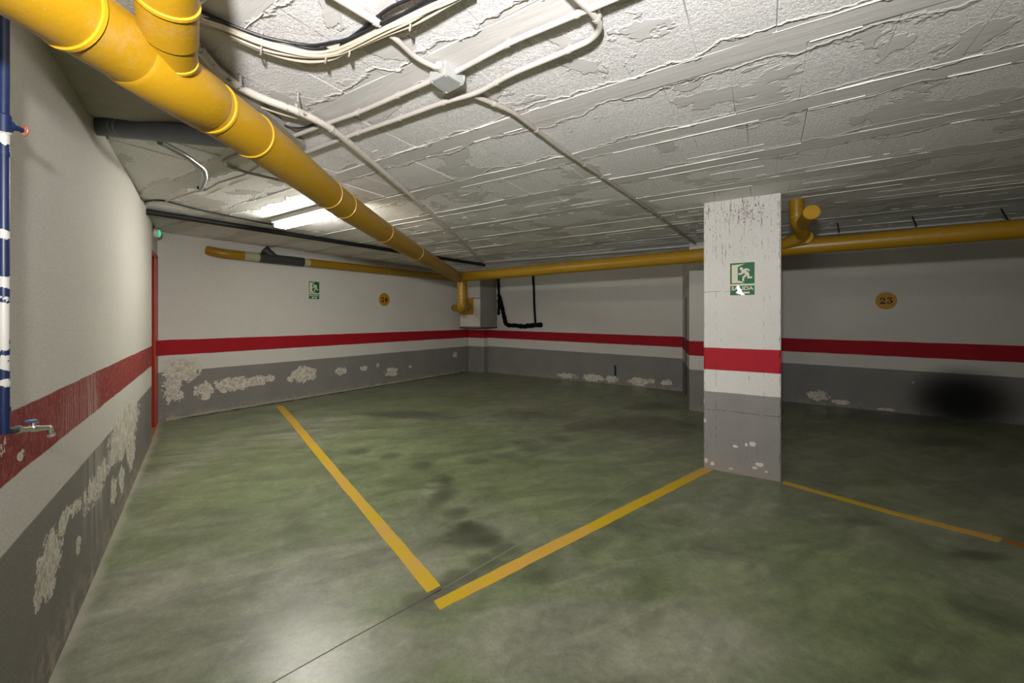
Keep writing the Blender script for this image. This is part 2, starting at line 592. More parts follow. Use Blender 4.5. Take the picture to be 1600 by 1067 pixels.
FLOOR_WORN = [blob_f(300, 950, 330, 130), blob_f(500, 1010, 260, 60), blob_f(950, 1000, 300, 90), blob_f(560, 880, 160, 60, .8), blob_f(270, 740, 60, 50, .8)]
FLOOR_GREEN = [blob_f(400, 735, 140, 55, 1.2), blob_f(640, 700, 170, 60, 1.0), blob_f(860, 740, 140, 60), blob_f(620, 630, 150, 20), blob_f(1330, 930, 260, 120, .7)]
FLOOR_STAIN_SHADE = [blob_f(640, 648, 110, 9, 1.1), blob_f(1000, 665, 130, 22, 1.1), blob_f(840, 650, 90, 12, .8), blob_f(690, 770, 22, 40, .8), blob_f(735, 835, 60, 30, 1.0), blob_f(810, 880, 40, 14, .8), blob_f(1010, 820, 120, 22, .8),  # stain ellipses; the far and bay ones also carry painted dimming with distance
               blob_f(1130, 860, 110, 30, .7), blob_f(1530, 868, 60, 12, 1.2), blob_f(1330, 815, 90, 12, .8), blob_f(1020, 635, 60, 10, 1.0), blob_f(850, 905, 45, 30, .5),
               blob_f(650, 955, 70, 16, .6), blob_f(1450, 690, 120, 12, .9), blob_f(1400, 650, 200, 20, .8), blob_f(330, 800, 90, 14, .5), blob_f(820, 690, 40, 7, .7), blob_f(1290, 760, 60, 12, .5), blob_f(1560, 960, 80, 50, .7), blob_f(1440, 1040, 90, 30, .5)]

TYRE = [(560, 706), (610, 712), (660, 728), (690, 748), (700, 772), (712, 800), (735, 825), (765, 846), (790, 858), (755, 878), (720, 900), (690, 918), (655, 938)]
FLOOR_TYRE = [blob_f(x_, y_, 20 + (y_ - 700) * .09, 8 + (y_ - 700) * .055, 1.0) for x_, y_ in TYRE] + [blob_f(x_, y_, 34, 8, .9) for x_, y_ in ((745, 720), (790, 712), (830, 700), (870, 686), (905, 668))]

def wb(line, px, py, rx, ry, w=1.0):
    c = line.hit(px, py)
    a = abs(line.u(line.hit(px + rx, py)) - line.u(line.hit(px - rx, py))) / 2
    return (line.u(c), c.z, a, ry * c.y / F, w)

STREAKS = [wb(W_LEFT, 143, 640, 16, 90, 1.3), wb(W_LEFT, 120, 640, 30, 60, .7), wb(W_LEFT, 150, 760, 20, 130, 1.0)]
PEEL_LEFT = [wb(W_LEFT, 78, 880, 24, 60, 1.3), wb(W_LEFT, 60, 930, 9, 30, 1.0), wb(W_LEFT, 100, 815, 14, 22, 1.1), wb(W_LEFT, 121, 790, 10, 18, .8), wb(W_LEFT, 123, 855, 6, 20, .9),
             wb(W_LEFT, 198, 668, 26, 46, 1.3), wb(W_LEFT, 150, 760, 22, 30, .8), wb(W_LEFT, 180, 705, 14, 24, .9), wb(W_LEFT, 160, 740, 14, 26, 1.0), wb(W_LEFT, 205, 700, 8, 40, 1.1), wb(W_LEFT, 190, 750, 6, 30, 1.0), wb(W_LEFT, 178, 765, 7, 26, .9),
             wb(W_LEFT, 4, 695, 20, 20, .55), wb(W_LEFT, 33, 712, 10, 10, .55)]
PEEL_BACK = [wb(W_BACK, 285, 578, 34, 24, 1.4), wb(W_BACK, 270, 600, 20, 20, 1.0), wb(W_BACK, 320, 610, 22, 16, .9), wb(W_BACK, 366, 600, 42, 13, 1.2), wb(W_BACK, 405, 594, 30, 10, 1.1),
             wb(W_BACK, 476, 585, 22, 15, 1.25), wb(W_BACK, 455, 592, 8, 8, .8), wb(W_BACK, 532, 580, 11, 8, 1.0), wb(W_BACK, 569, 575, 7, 5, .9), wb(W_BACK, 612, 581, 13, 9, 1.0), wb(W_BACK, 590, 570, 4, 4, .8), wb(W_BACK, 641, 573, 4, 3, .9), wb(W_BACK, 711, 554, 5, 5, .9), wb(W_BACK, 270, 620, 20, 14, .7)]
PEEL_RIGHT = [wb(W_RIGHT, 926, 590, 20, 7, 1.1), wb(W_RIGHT, 885, 587, 20, 5, .8), wb(W_RIGHT, 955, 592, 14, 6, 1.0), wb(W_RIGHT, 996, 596, 18, 8, 1.2), wb(W_RIGHT, 1042, 598, 12, 6, .9), wb(W_RIGHT, 1016, 595, 10, 5, .9)]
PEEL_RIGHT2 = [wb(W_RIGHT, 1278, 618, 20, 10, 1.2), wb(W_RIGHT, 1312, 628, 18, 5, 1.0), wb(W_RIGHT, 1427, 597, 2.5, 2.5, 1.0), wb(W_RIGHT, 1385, 640, 16, 3, .9)]
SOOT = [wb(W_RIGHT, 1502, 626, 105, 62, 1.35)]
BLUE_FLAKES = [(W_LEFT.hit(6, y).z, h_, w_) for y, h_, w_ in ((233, .022, 1.0), (377, .02, .75), (444, .022, 1.0), (492, .06, .85), (525, .05, .8), (562, .035, .7), (592, .014, .9))]
M['blue'] = blue_pipe()

# ------------------------------------------------------------------ floor
FLOOR_A, FLOOR_B = 14.0 * S, 15.0 * S
def room_grid(n, m, zf):
    bm = bmesh.new()
    g = []
    for i in range(n + 1):
        row = []
        for j in range(m + 1):
            p = CORNER + EB * (FLOOR_A * i / n) + ER * (FLOOR_B * j / m)
            row.append(bm.verts.new((p.x, p.y, zf(p.x, p.y))))
        g.append(row)
    for i in range(n):
        for j in range(m):
            bm.faces.new((g[i][j], g[i + 1][j], g[i + 1][j + 1], g[i][j + 1]))
    return bm

def cut_left(bm, margin=0.05):
    q = W_LEFT.p - W_LEFT.n * margin
    geom = bm.verts[:] + bm.edges[:] + bm.faces[:]
    bmesh.ops.bisect_plane(bm, geom=geom, plane_co=(q.x, q.y, 0), plane_no=(-W_LEFT.n.x, -W_LEFT.n.y, 0), clear_outer=True)
    return bm

bm = room_grid(100, 110, fz)
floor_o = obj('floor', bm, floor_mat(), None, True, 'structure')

def strip(bm, L, R, up=0.002, n=24, jag=0.0):
    """painted strip between two edges given as lists of frame points on the floor"""
    def walk(pts, k):
        ps = [floor(*p) for p in pts]
        d = length(ps)
        out = []
        for i in range(k + 1):
            q, _ = along(ps, min(d * i / k, d - 1e-6))
            out.append(q)
        return out
    l, r = walk(L, n), walk(R, n)
    rows = []
    for a, b in zip(l, r):
        a, b = Vector(a), Vector(b)
        if jag:
            s = (b - a).normalized()
            a += s * random.uniform(-jag, jag)
            b += s * random.uniform(-jag, jag)
        row = []
        for q in (a, b):
            z = fz(q.x, q.y)
            row.append((bm.verts.new((q.x, q.y, z + up)), bm.verts.new((q.x, q.y, z - 0.004))))
        rows.append(row)
    for (p, q) in zip(rows, rows[1:]):
        bm.faces.new((p[0][0], p[1][0], q[1][0], q[0][0]))
        bm.faces.new((p[0][0], q[0][0], q[0][1], p[0][1]))
        bm.faces.new((p[1][0], p[1][1], q[1][1], q[1][0]))
    for p in (rows[0], rows[-1]):
        bm.faces.new((p[0][0], p[0][1], p[1][1], p[1][0]))
    return bm

def line_paint():
    m = Mat('yellow_road_paint', 0.5, 0.4)
    P = m.pos()
    c = m.mix(m.ss(m.noise(P, 3.5, 5, 0.6), 0.35, 0.65), (0.56, 0.38, 0.008), (0.60, 0.35, 0.07))
    w = m.ss(m.noise(P, 30, 6, 0.72), 0.55, 0.78)
    c = m.mix(m.mul(w, 0.45), c, (0.40, 0.29, 0.10))
    m.color(c)
    m.bump(m.noise(P, 120, 3), 0.001, 0.5)
    return m.m
M['paint'] = line_paint()
M['paint_old'] = plain('worn_ochre_paint', (0.36, 0.16, 0.02), 0.6, 0.35, var=0.25, nscale=14)
M['joint'] = plain('floor_joint_filler', (0.11, 0.10, 0.085), 0.9, 0.2, var=0.4, nscale=20)
M['joint_pale'] = plain('pale_scratch', (0.23, 0.235, 0.18), 0.8, 0.2, var=0.3, nscale=30)

GL = 'painted parking bay lines'
LINES = [
    ([(430, 634), (560, 793), (668, 926)], [(442.5, 634), (590, 803), (689, 915)], 'long yellow bay line running from the back wall to the near corner', M['paint']),
    ([(678, 940), (800, 877), (1097, 731)], [(687, 953), (800, 896), (1114, 734.5)], 'yellow bay line running from the near corner to the column', M['paint']),
    ([(1226, 752), (1400, 800), (1567, 841)], [(1222, 755), (1385, 801.5), (1561, 847)], 'thin yellow bay line starting at the column and running right', M['paint']),
    ([(1570, 842), (1600, 850), (1700, 876)], [(1571, 847.5), (1600, 857), (1700, 884)], 'short dull ochre bay line cut by the right frame edge', M['paint_old']),
]
for Lp, Rp, lab, mt in LINES:
    tag(obj('parking_line', strip(bmesh.new(), Lp, Rp, 0.002, 40, 0.0025), mt, None), lab, 'marking', GL)
obj('joint_line', strip(bmesh.new(), [(424, 1067), (545, 999), (690, 920)], [(426.5, 1067), (547, 999.5), (691.5, 920.5)], 0.0006, 30), M['joint'], floor_o)
obj('joint_line', strip(bmesh.new(), [(672, 930), (690, 920), (845, 829.5), (1003, 745.5)], [(673, 931), (692, 920), (846, 830), (1003.5, 746)], 0.0006, 30), M['joint_pale'], floor_o)

# ------------------------------------------------------------------ walls
def wall(name, line, u0, u1, mat, z0=-0.16, z1=ZC + 0.08, thick=0.15, off=0.0, kind='structure', parent=None):
    a, b = line.pt(u0, 0, off), line.pt(u1, 0, off)
    n = Vector((line.n.x, line.n.y, 0)) * thick
    bm = bmesh.new()
    put_prism(bm, [a, b, b - n, a - n], z0, z1)
    return obj(name, bm, mat, parent, kind=kind)

h = lambda f: f * S
LV_LEFT = (h(.450), h(.610), h(.773))
LV_BACK = (h(.474), h(.636), h(.786))
mat_left = wall_paint('left_wall_paint', W_LEFT, LV_LEFT, 0.0, white=(0.59, 0.565, 0.515), grey=(0.20, 0.185, 0.165), red=(0.235, 0.022, 0.018), peel=PEEL_LEFT, wear=1.0, coarse=0.5, streak=0.75, rubbed=0.45)
mat_back = wall_paint('back_wall_paint', W_BACK, LV_BACK, 0.0, peel=PEEL_BACK, wear=0.6)
ru = W_RIGHT.u(W_RIGHT.hit(1066, 600))
mat_right = wall_paint('right_wall_paint', W_RIGHT, (h(.487), h(.640), h(.785)), -0.0105, peel=PEEL_RIGHT, wear=0.5)
mat_right2 = wall_paint('right_bay_wall_paint', W_RIGHT, (h(.515), h(.655), h(.812)), -0.0105, peel=PEEL_RIGHT2, soot=SOOT, wear=0.4)

uE = W_LEFT.u(LE)
CL = W_BACK.hit(250, 659)                     # where the left wall meets the back wall
uC = W_LEFT.u(CL)
REAR_END = W_LEFT.p + W_LEFT.d * (-2.0 * S)
wall_left = wall('wall_left', W_LEFT, -1.97 * S, uE, mat_left, thick=0.12)
uBL = W_BACK.u(CL)
wall_back = wall('wall_back', W_BACK, -0.15, uBL + 0.35, mat_back)
wall_right = wall('wall_right', W_RIGHT, 0.0, ru + 0.3, mat_right)
wall_bay = wall('wall_right_bay', W_RIGHT, ru + 0.3, FLOOR_B, mat_right2)
# walls out of the frame that close the garage behind the camera
plainwall = wall_paint('rear_wall_paint', W_BACK, LV_BACK)
q0 = W_LEFT.p + W_LEFT.d * (-1.97 * S)
side = Line(q0, EB, ER)
rear = Line(CORNER + EB * FLOOR_A, ER, -EB)
far = Line(CORNER + ER * FLOOR_B, EB, -ER)
ua = (CORNER + EB * FLOOR_A - q0).dot(EB)
wall('wall_side', side, 0.0, ua, plainwall)
wall('wall_rear', rear, (q0 - CORNER).dot(ER), FLOOR_B, plainwall)
wall('wall_far', far, 0.0, FLOOR_A, plainwall)

# door recess in the left wall
bm = bmesh.new()
dz = W_LEFT.hit(238, 388).z                   # head of the door
set_back = 0.03
uF1 = W_LEFT.u(W_LEFT.hit(245.6, 500, -set_back))        # far side of the frame
a0, a1 = W_LEFT.pt(uE - 0.02, 0, -set_back), W_LEFT.pt(uC + 0.10, 0, -set_back)
nn = Vector((W_LEFT.n.x, W_LEFT.n.y, 0))
put_prism(bm, [a0, a1, a1 - nn * 0.12, a0 - nn * 0.12], dz, ZC + 0.08)
b0 = W_LEFT.pt(uF1, 0, -set_back)
put_prism(bm, [b0, a1, a1 - nn * 0.12, b0 - nn * 0.12], -0.16, dz)
wall_door = obj('wall_door', bm, wall_paint('door_wall_paint', W_LEFT, (h(.47), h(.645), h(.795)), white=(0.56, 0.545, 0.49)), None, kind='structure')

door = thing('door_1', W_LEFT.pt(uE + 0.3, 0, -0.1), 'red fire door in a red frame at the far end of the left wall', 'door')
door['kind'] = 'structure'
bm = bmesh.new()
lf0, lf1 = W_LEFT.pt(uE - 0.05, 0, -0.10), W_LEFT.pt(uF1 - 0.05, 0, -0.10)
put_prism(bm, [lf0, lf1, lf1 - nn * 0.04, lf0 - nn * 0.04], 0.012, dz - 0.04)
obj('door_leaf', bm, M['red_door'], door)
bm = bmesh.new()
j0, j1 = W_LEFT.pt(uF1 - 0.30, 0, -set_back + 0.008), W_LEFT.pt(uF1 + 0.003, 0, -set_back + 0.008)
put_prism(bm, [j0, j1, j1 - nn * 0.10, j0 - nn * 0.10], 0.0, dz + 0.02)
h0, h1 = W_LEFT.pt(uE - 0.05, 0, -set_back + 0.008), W_LEFT.pt(uF1 - 0.055, 0, -set_back + 0.008)
put_prism(bm, [h0, h1, h1 - nn * 0.10, h0 - nn * 0.10], dz - 0.035, dz + 0.02)
obj('door_frame', bm, M['red_frame'], door)
bm = bmesh.new()
t0, t1 = W_LEFT.pt(uE + 0.005, 0, -0.005), W_LEFT.pt(uF1 - 0.06, 0, -0.02)
put_prism(bm, [t0, t1, t1 - nn * 0.09, t0 - nn * 0.09], -0.03, 0.012)
obj('threshold', bm, M['wood'], door)

# mortar fillet at the foot of the back wall
bm = bmesh.new()
n = 90
for zlo, zhi, dep, mt, nm in ((0.0, 0.045, 0.035, 'mortar', 'baseboard_back'),):
    prev = None
    for i in range(n + 1):
        u = 0.45 + (uBL - 0.5) * i / n
        w = dep * (0.7 + 0.7 * mnoise.noise(Vector((u * 9, 1, 0)))) 
        hh = zhi * (0.85 + 0.5 * mnoise.noise(Vector((u * 7, 5, 0))))
        q = [W_BACK.pt(u, -0.02, -0.01), W_BACK.pt(u, -0.02, w), W_BACK.pt(u, hh * 0.6, w * 0.8), W_BACK.pt(u, hh, -0.01)]
        cur = [bm.verts.new(v) for v in q]
        if prev:
            for k in range(3):
                bm.faces.new((prev[k], cur[k], cur[k + 1], prev[k + 1]))
        prev = cur
obj('baseboard_back', bm, M['mortar'], None, kind='structure')
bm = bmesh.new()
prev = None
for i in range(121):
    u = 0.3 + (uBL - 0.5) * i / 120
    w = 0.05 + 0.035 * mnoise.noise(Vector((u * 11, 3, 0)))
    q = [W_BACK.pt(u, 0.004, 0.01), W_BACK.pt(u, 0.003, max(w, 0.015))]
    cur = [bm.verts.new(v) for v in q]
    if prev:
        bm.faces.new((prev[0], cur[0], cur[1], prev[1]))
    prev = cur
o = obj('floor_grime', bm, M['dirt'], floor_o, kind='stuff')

# ------------------------------------------------------------------ ceiling: joists, blocks, mortar ridges
JA = math.radians(32.5)
JU = Vector((math.sin(JA), math.cos(JA)))       # across the joists
JW = Vector((math.cos(JA), -math.sin(JA)))      # along the joists
JS = 0.470 * S                                  # spacing
JV0 = 1.437 * S                                 # one joist centre line
JHALF = 0.062                                   # half width of a joist strip

def ceiling_mat(name, rough_block):
    m = Mat(name, 0.85, 0.25)
    P = m.pos()
    v = m.dot(P, (JU.x, JU.y, 0))
    w = m.dot(P, (JW.x, JW.y, 0))
    t = m.mul(m.sub(v, JV0), 1.0 / JS)
    t = m.sub(t, m.mth('ROUND', t))
    dist = m.mul(m.mth('ABSOLUTE', t), JS)       # metres from the nearest joist line
    warp = m.mul(m.sub(m.noise(P, 3.0, 5, 0.6), 0.5), 0.30)
    k = m.sub(dist, m.add(warp, 0.085))
    patch = m.ss(m.noise(P, 2.3, 5, 0.6, 0.3), 0.565, 0.58)
    smoothp = m.mth('MAXIMUM', m.sub(1.0, m.ss(k, 0.0, 0.006)), patch)
    edge = m.mul(m.ss(k, -0.012, 0.0), m.sub(1.0, m.ss(k, 0.004, 0.016)))
    big = m.noise(P, 0.9, 4)
    grit = m.noise(P, 150, 3, 0.75)
    gritc = m.noise(P, 60, 4, 0.75)
    base = m.shade((0.79, 0.775, 0.765), m.mixf(big, 0.90, 1.08))
    blockc = m.shade(base, m.mixf(m.ss(grit, 0.36, 0.64), 0.78, 1.18))
    sm = m.shade((0.61, 0.595, 0.575), m.mixf(m.noise(P, 6, 5), 0.93, 1.07))
    c = m.mix(smoothp, blockc, sm)
    c = m.mix(m.mul(edge, 0.55), c, (0.68, 0.66, 0.62))
    h = m.add(m.mul(m.mul(grit, 0.55), m.sub(1.0, smoothp)), m.mul(m.mul(gritc, 1.0), m.sub(1.0, smoothp)))
    h = m.add(h, m.add(m.mul(smoothp, 1.3), m.mul(edge, 0.9)))
    h = m.add(h, m.mul(m.noise(m.comb(m.mul(v, 30), m.mul(w, 4), 0.0), 1.0, 3), 0.35))
    m.color(c)
    m.bump(h, 0.006, 0.85)
    return m.m

M['ceil'] = ceiling_mat('rough_block_ceiling', True)
M['ridge'] = plain('white_paint_ridge', (0.74, 0.73, 0.70), 0.8, 0.3, var=0.08, nscale=40)

bm = room_grid(2, 2, lambda x, y: ZC + 0.020)
r = bmesh.ops.extrude_face_region(bm, geom=bm.faces[:])
bmesh.ops.translate(bm, vec=(0, 0, 0.15), verts=[g for g in r['geom'] if isinstance(g, bmesh.types.BMVert)])
ceiling_o = obj('ceiling', bm, M['ceil'], None, kind='structure')

def inside(p, m=0.0):
    q = Vector((p[0], p[1])) - CORNER
    if q.dot(NR) < m or q.dot(NB) < m:
        return False
    if (Vector((p[0], p[1])) - W_LEFT.p).dot(W_LEFT.n) < m:
        return False
    return q.dot(EB) < FLOOR_A - 0.3 and q.dot(ER) < FLOOR_B - 0.3

def proj(p):
    return HX + p[0] / p[1] * F, HY - (p[2] - EYE) / p[1] * F

joists = []
def clip_span(v, half):
    """extent along JW of the line at offset v that lies in the room"""
    ws = [i * 0.02 for i in range(-900, 1200)]
    ok = [w for w in ws if inside(JU * v + JW * w, 0.01) and inside(JU * (v + half) + JW * w, -0.02) and inside(JU * (v - half) + JW * w, -0.02)]
    return (min(ok), max(ok)) if ok else None

def vis_span(v, lo, hi, mx=160):
    ws = [w for w in [lo + i * 0.05 for i in range(int((hi - lo) / 0.05) + 1)]]
    good = []
    for w in ws:
        p = JU * v + JW * w
        if p.y > 0.15:
            x, y = proj((p.x, p.y, ZC))
            if -mx < x < 1600 + mx and y > -mx:
                good.append(w)
    return (min(good), max(good)) if good else None

JN = range(-16, 17)
for k in JN:
    v = JV0 + k * JS
    sp = clip_span(v, JHALF)
    if not sp:
        continue
    bm = bmesh.new()
    n = max(4, int((sp[1] - sp[0]) / 0.12))
    rows = []
    for i in range(n + 1):
        w = sp[0] + (sp[1] - sp[0]) * i / n
        a = JHALF + 0.008 * mnoise.noise(Vector((w * 2.2, k * 3.1, 0)))
        b = JHALF + 0.008 * mnoise.noise(Vector((w * 2.2, k * 3.1, 9)))
        z = ZC - 0.001 + 0.002 * mnoise.noise(Vector((w * 1.3, k, 4)))
        row = []
        for vv, zz in ((v - a - 0.004, ZC + 0.022), (v - a, z), (v + b, z), (v + b + 0.004, ZC + 0.022)):
            q = JU * vv + JW * w
            row.append(bm.verts.new((q.x, q.y, zz)))
        rows.append(row)
    for p, q in zip(rows, rows[1:]):
        for c in range(3):
            bm.faces.new((p[c], p[c + 1], q[c + 1], q[c]))
    obj('joist', bm, M['ceil'], ceiling_o)
    vs = vis_span(v, sp[0], sp[1])
    if not vs:
        continue
    for sgn, dof in ((-1, 0.0), (1, 0.0), (-2, -0.10), (2, 0.17)):        # squeezed-out paint and mortar along both edges
        bm = bmesh.new()
        step = 0.03
        n = int((vs[1] - vs[0]) / step)
        prev = None
        for i in range(n + 1):
            w = vs[0] + step * i
            g = mnoise.noise(Vector((w * 1.1, k * 7.7 + sgn * 2.0, 2))) + 0.35 * mnoise.noise(Vector((w * 9, k * 5.7 + sgn, 5)))
            far_ = (JU * v + JW * w).y
            if (abs(sgn) == 2 and far_ < 2.5) or g < {-1: -0.02, 1: 0.12, -2: 0.16, 2: 0.20}[sgn]:
                prev = None
                continue
            vv = v + dof + (1 if sgn > 0 else -1) * (JHALF + 0.004) + 0.012 * mnoise.noise(Vector((w * 2.5, k * 3.1, 1 + sgn))) + 0.004 * mnoise.noise(Vector((w * 14, k, sgn)))
            hw = (0.0025 + 0.003 * min(1, max(0, g))) * (1 if abs(sgn) == 1 else .45)
            hh = (0.003 + 0.005 * min(1, max(0, g))) * (1 if abs(sgn) == 1 else .4)
            cur = []
            for dv, dz_ in ((-hw, 0.004), (-hw * 0.3, -hh), (hw * 0.5, -hh * 0.8), (hw, 0.004)):
                q = JU * (vv + dv) + JW * w
                cur.append(bm.verts.new((q.x, q.y, ZC + dz_)))
            if prev:
                for c in range(3):
                    bm.faces.new((prev[c], prev[c + 1], cur[c + 1], cur[c]))
            prev = cur
        loose = [x for x in bm.verts if not x.link_faces]
        bmesh.ops.delete(bm, geom=loose, context='VERTS')
        if bm.faces:
            obj('mortar_ridge', bm, M['ridge'], ceiling_o, True)
        else:
            bm.free()

BW = 0.262                     # block length along the joist
BV = JS - 2 * JHALF
def block_bm(seed):
    rnd = random.Random(seed)
    bm = bmesh.new()
    hx, hy = BW / 2, BV / 2
    n = 3
    outline = []
    cs = [(-hx, -hy), (hx, -hy), (hx, hy), (-hx, hy)]
    for a, b in zip(cs, cs[1:] + cs[:1]):
        for i in range(n):
            t = i / n
            x, y = a[0] + (b[0] - a[0]) * t, a[1] + (b[1] - a[1]) * t
            j = 0.0022
            outline.append((x * (0.985 if seed == 2 else 0.9985) + rnd.uniform(-j, j) * (1 if seed == 2 else .35), y + rnd.uniform(-j, j)))
    lo = [bm.verts.new((x * (0.985 if seed == 2 else 0.994), y * 0.99, 0.0)) for x, y in outline]
    mid = [bm.verts.new((x, y, 0.004 if seed == 2 else 0.0015)) for x, y in outline]
    hi = [bm.verts.new((x, y, 0.03)) for x, y in outline]
    bm.faces.new(lo[::-1])
    L = len(lo)
    for i in range(L):
        j = (i + 1) % L
        bm.faces.new((lo[i], lo[j], mid[j], mid[i]))
        bm.faces.new((mid[i], mid[j], hi[j], hi[i]))
    return bm

BLK = []
for sd in range(6):
    b_ = block_bm(sd)
    me = bpy.data.meshes.new('block')
    bmesh.ops.recalc_face_normals(b_, faces=b_.faces)
    b_.to_mesh(me)
    b_.free()
    me.materials.append(M['ceil'])
    BLK.append(me)

blocks = []
for k in JN:
    v = JV0 + (k + 0.5) * JS
    sh = (k * 0.37 % 1.0) * BW
    if k == 0:
        sh = 0.395 - BW / 2
    if k == 1:
        sh = 0.438 - BW / 2
    for i in range(-60, 80):
        w = i * BW + sh
        p = JU * v + JW * w
        if not inside(p, 0.06):
            continue
        area = 0.0
        if p.y > 0.2:
            x, y = proj((p.x, p.y, ZC))
            if -60 < x < 1660 and -80 < y:
                area = 1.0 / p.y ** 2.6
        blocks.append((area, p.x, p.y, i, k))
blocks.sort(reverse=True)
tilt = random.Random(3)
rest = bmesh.new()
for idx, (area, x, y, i, k) in enumerate(blocks):
    z = ZC + tilt.uniform(-0.0015, 0.003)
    rot = Matrix.Rotation(math.atan2(JW.y, JW.x) + tilt.uniform(-0.006, 0.006), 4, 'Z') @ Matrix.Rotation(tilt.uniform(-0.012, 0.012), 4, 'Y')
    me = BLK[(i * 7 + k * 3) % 6]
    if idx < 300 and area > 0:
        o = bpy.data.objects.new('block', me)
        COL.objects.link(o)
        o.parent = ceiling_o
        o.rotation_euler = rot.to_euler()
        o.location = Vector((x, y, z)) - ceiling_o.location
    else:
        nv = len(rest.verts)
        rest.from_mesh(me)
        rest.verts.ensure_lookup_table()
        bmesh.ops.transform(rest, matrix=Matrix.Translation((x, y, z)) @ rot, verts=rest.verts[nv:])
obj('block_field', rest, M['ceil'], ceiling_o, kind='stuff')

# smooth concrete beam soffit beside the left wall, over the grey pipe
zb = ZC - 0.035
def soff(px, py, z):
    return at(px, py, (z - EYE) * F / (HY - py))
bm = bmesh.new()
e0, e1 = W_LEFT.hit(138, 160), soff(330, 207, zb)
dirb = Vector((e1.x - e0.x, e1.y - e0.y)).normalized()
e1 = Vector((e0.x, e0.y)) + dirb * 0.95
pl = [(e0.x, e0.y), (e1.x, e1.y), (e1.x + 0.05, e1.y - 1.7), tuple(W_LEFT.pt(-1.6, 0))[:2]]
put_prism(bm, pl, zb, ZC + 0.02)
obj('trim_1', bm, M['concrete'], None, kind='structure')

# ------------------------------------------------------------------ column, pier, corner pillar
cf0, cf1 = floor(1099.5, 731), floor(1220.5, 753)
cu = Vector((cf1.x - cf0.x, cf1.y - cf0.y))
cw = cu.length
cu.normalize()
cn = Vector((cu.y, -cu.x))
if cn.y > 0:
    cn = -cn
W_COL = Line((cf0.x, cf0.y), cu, cn)

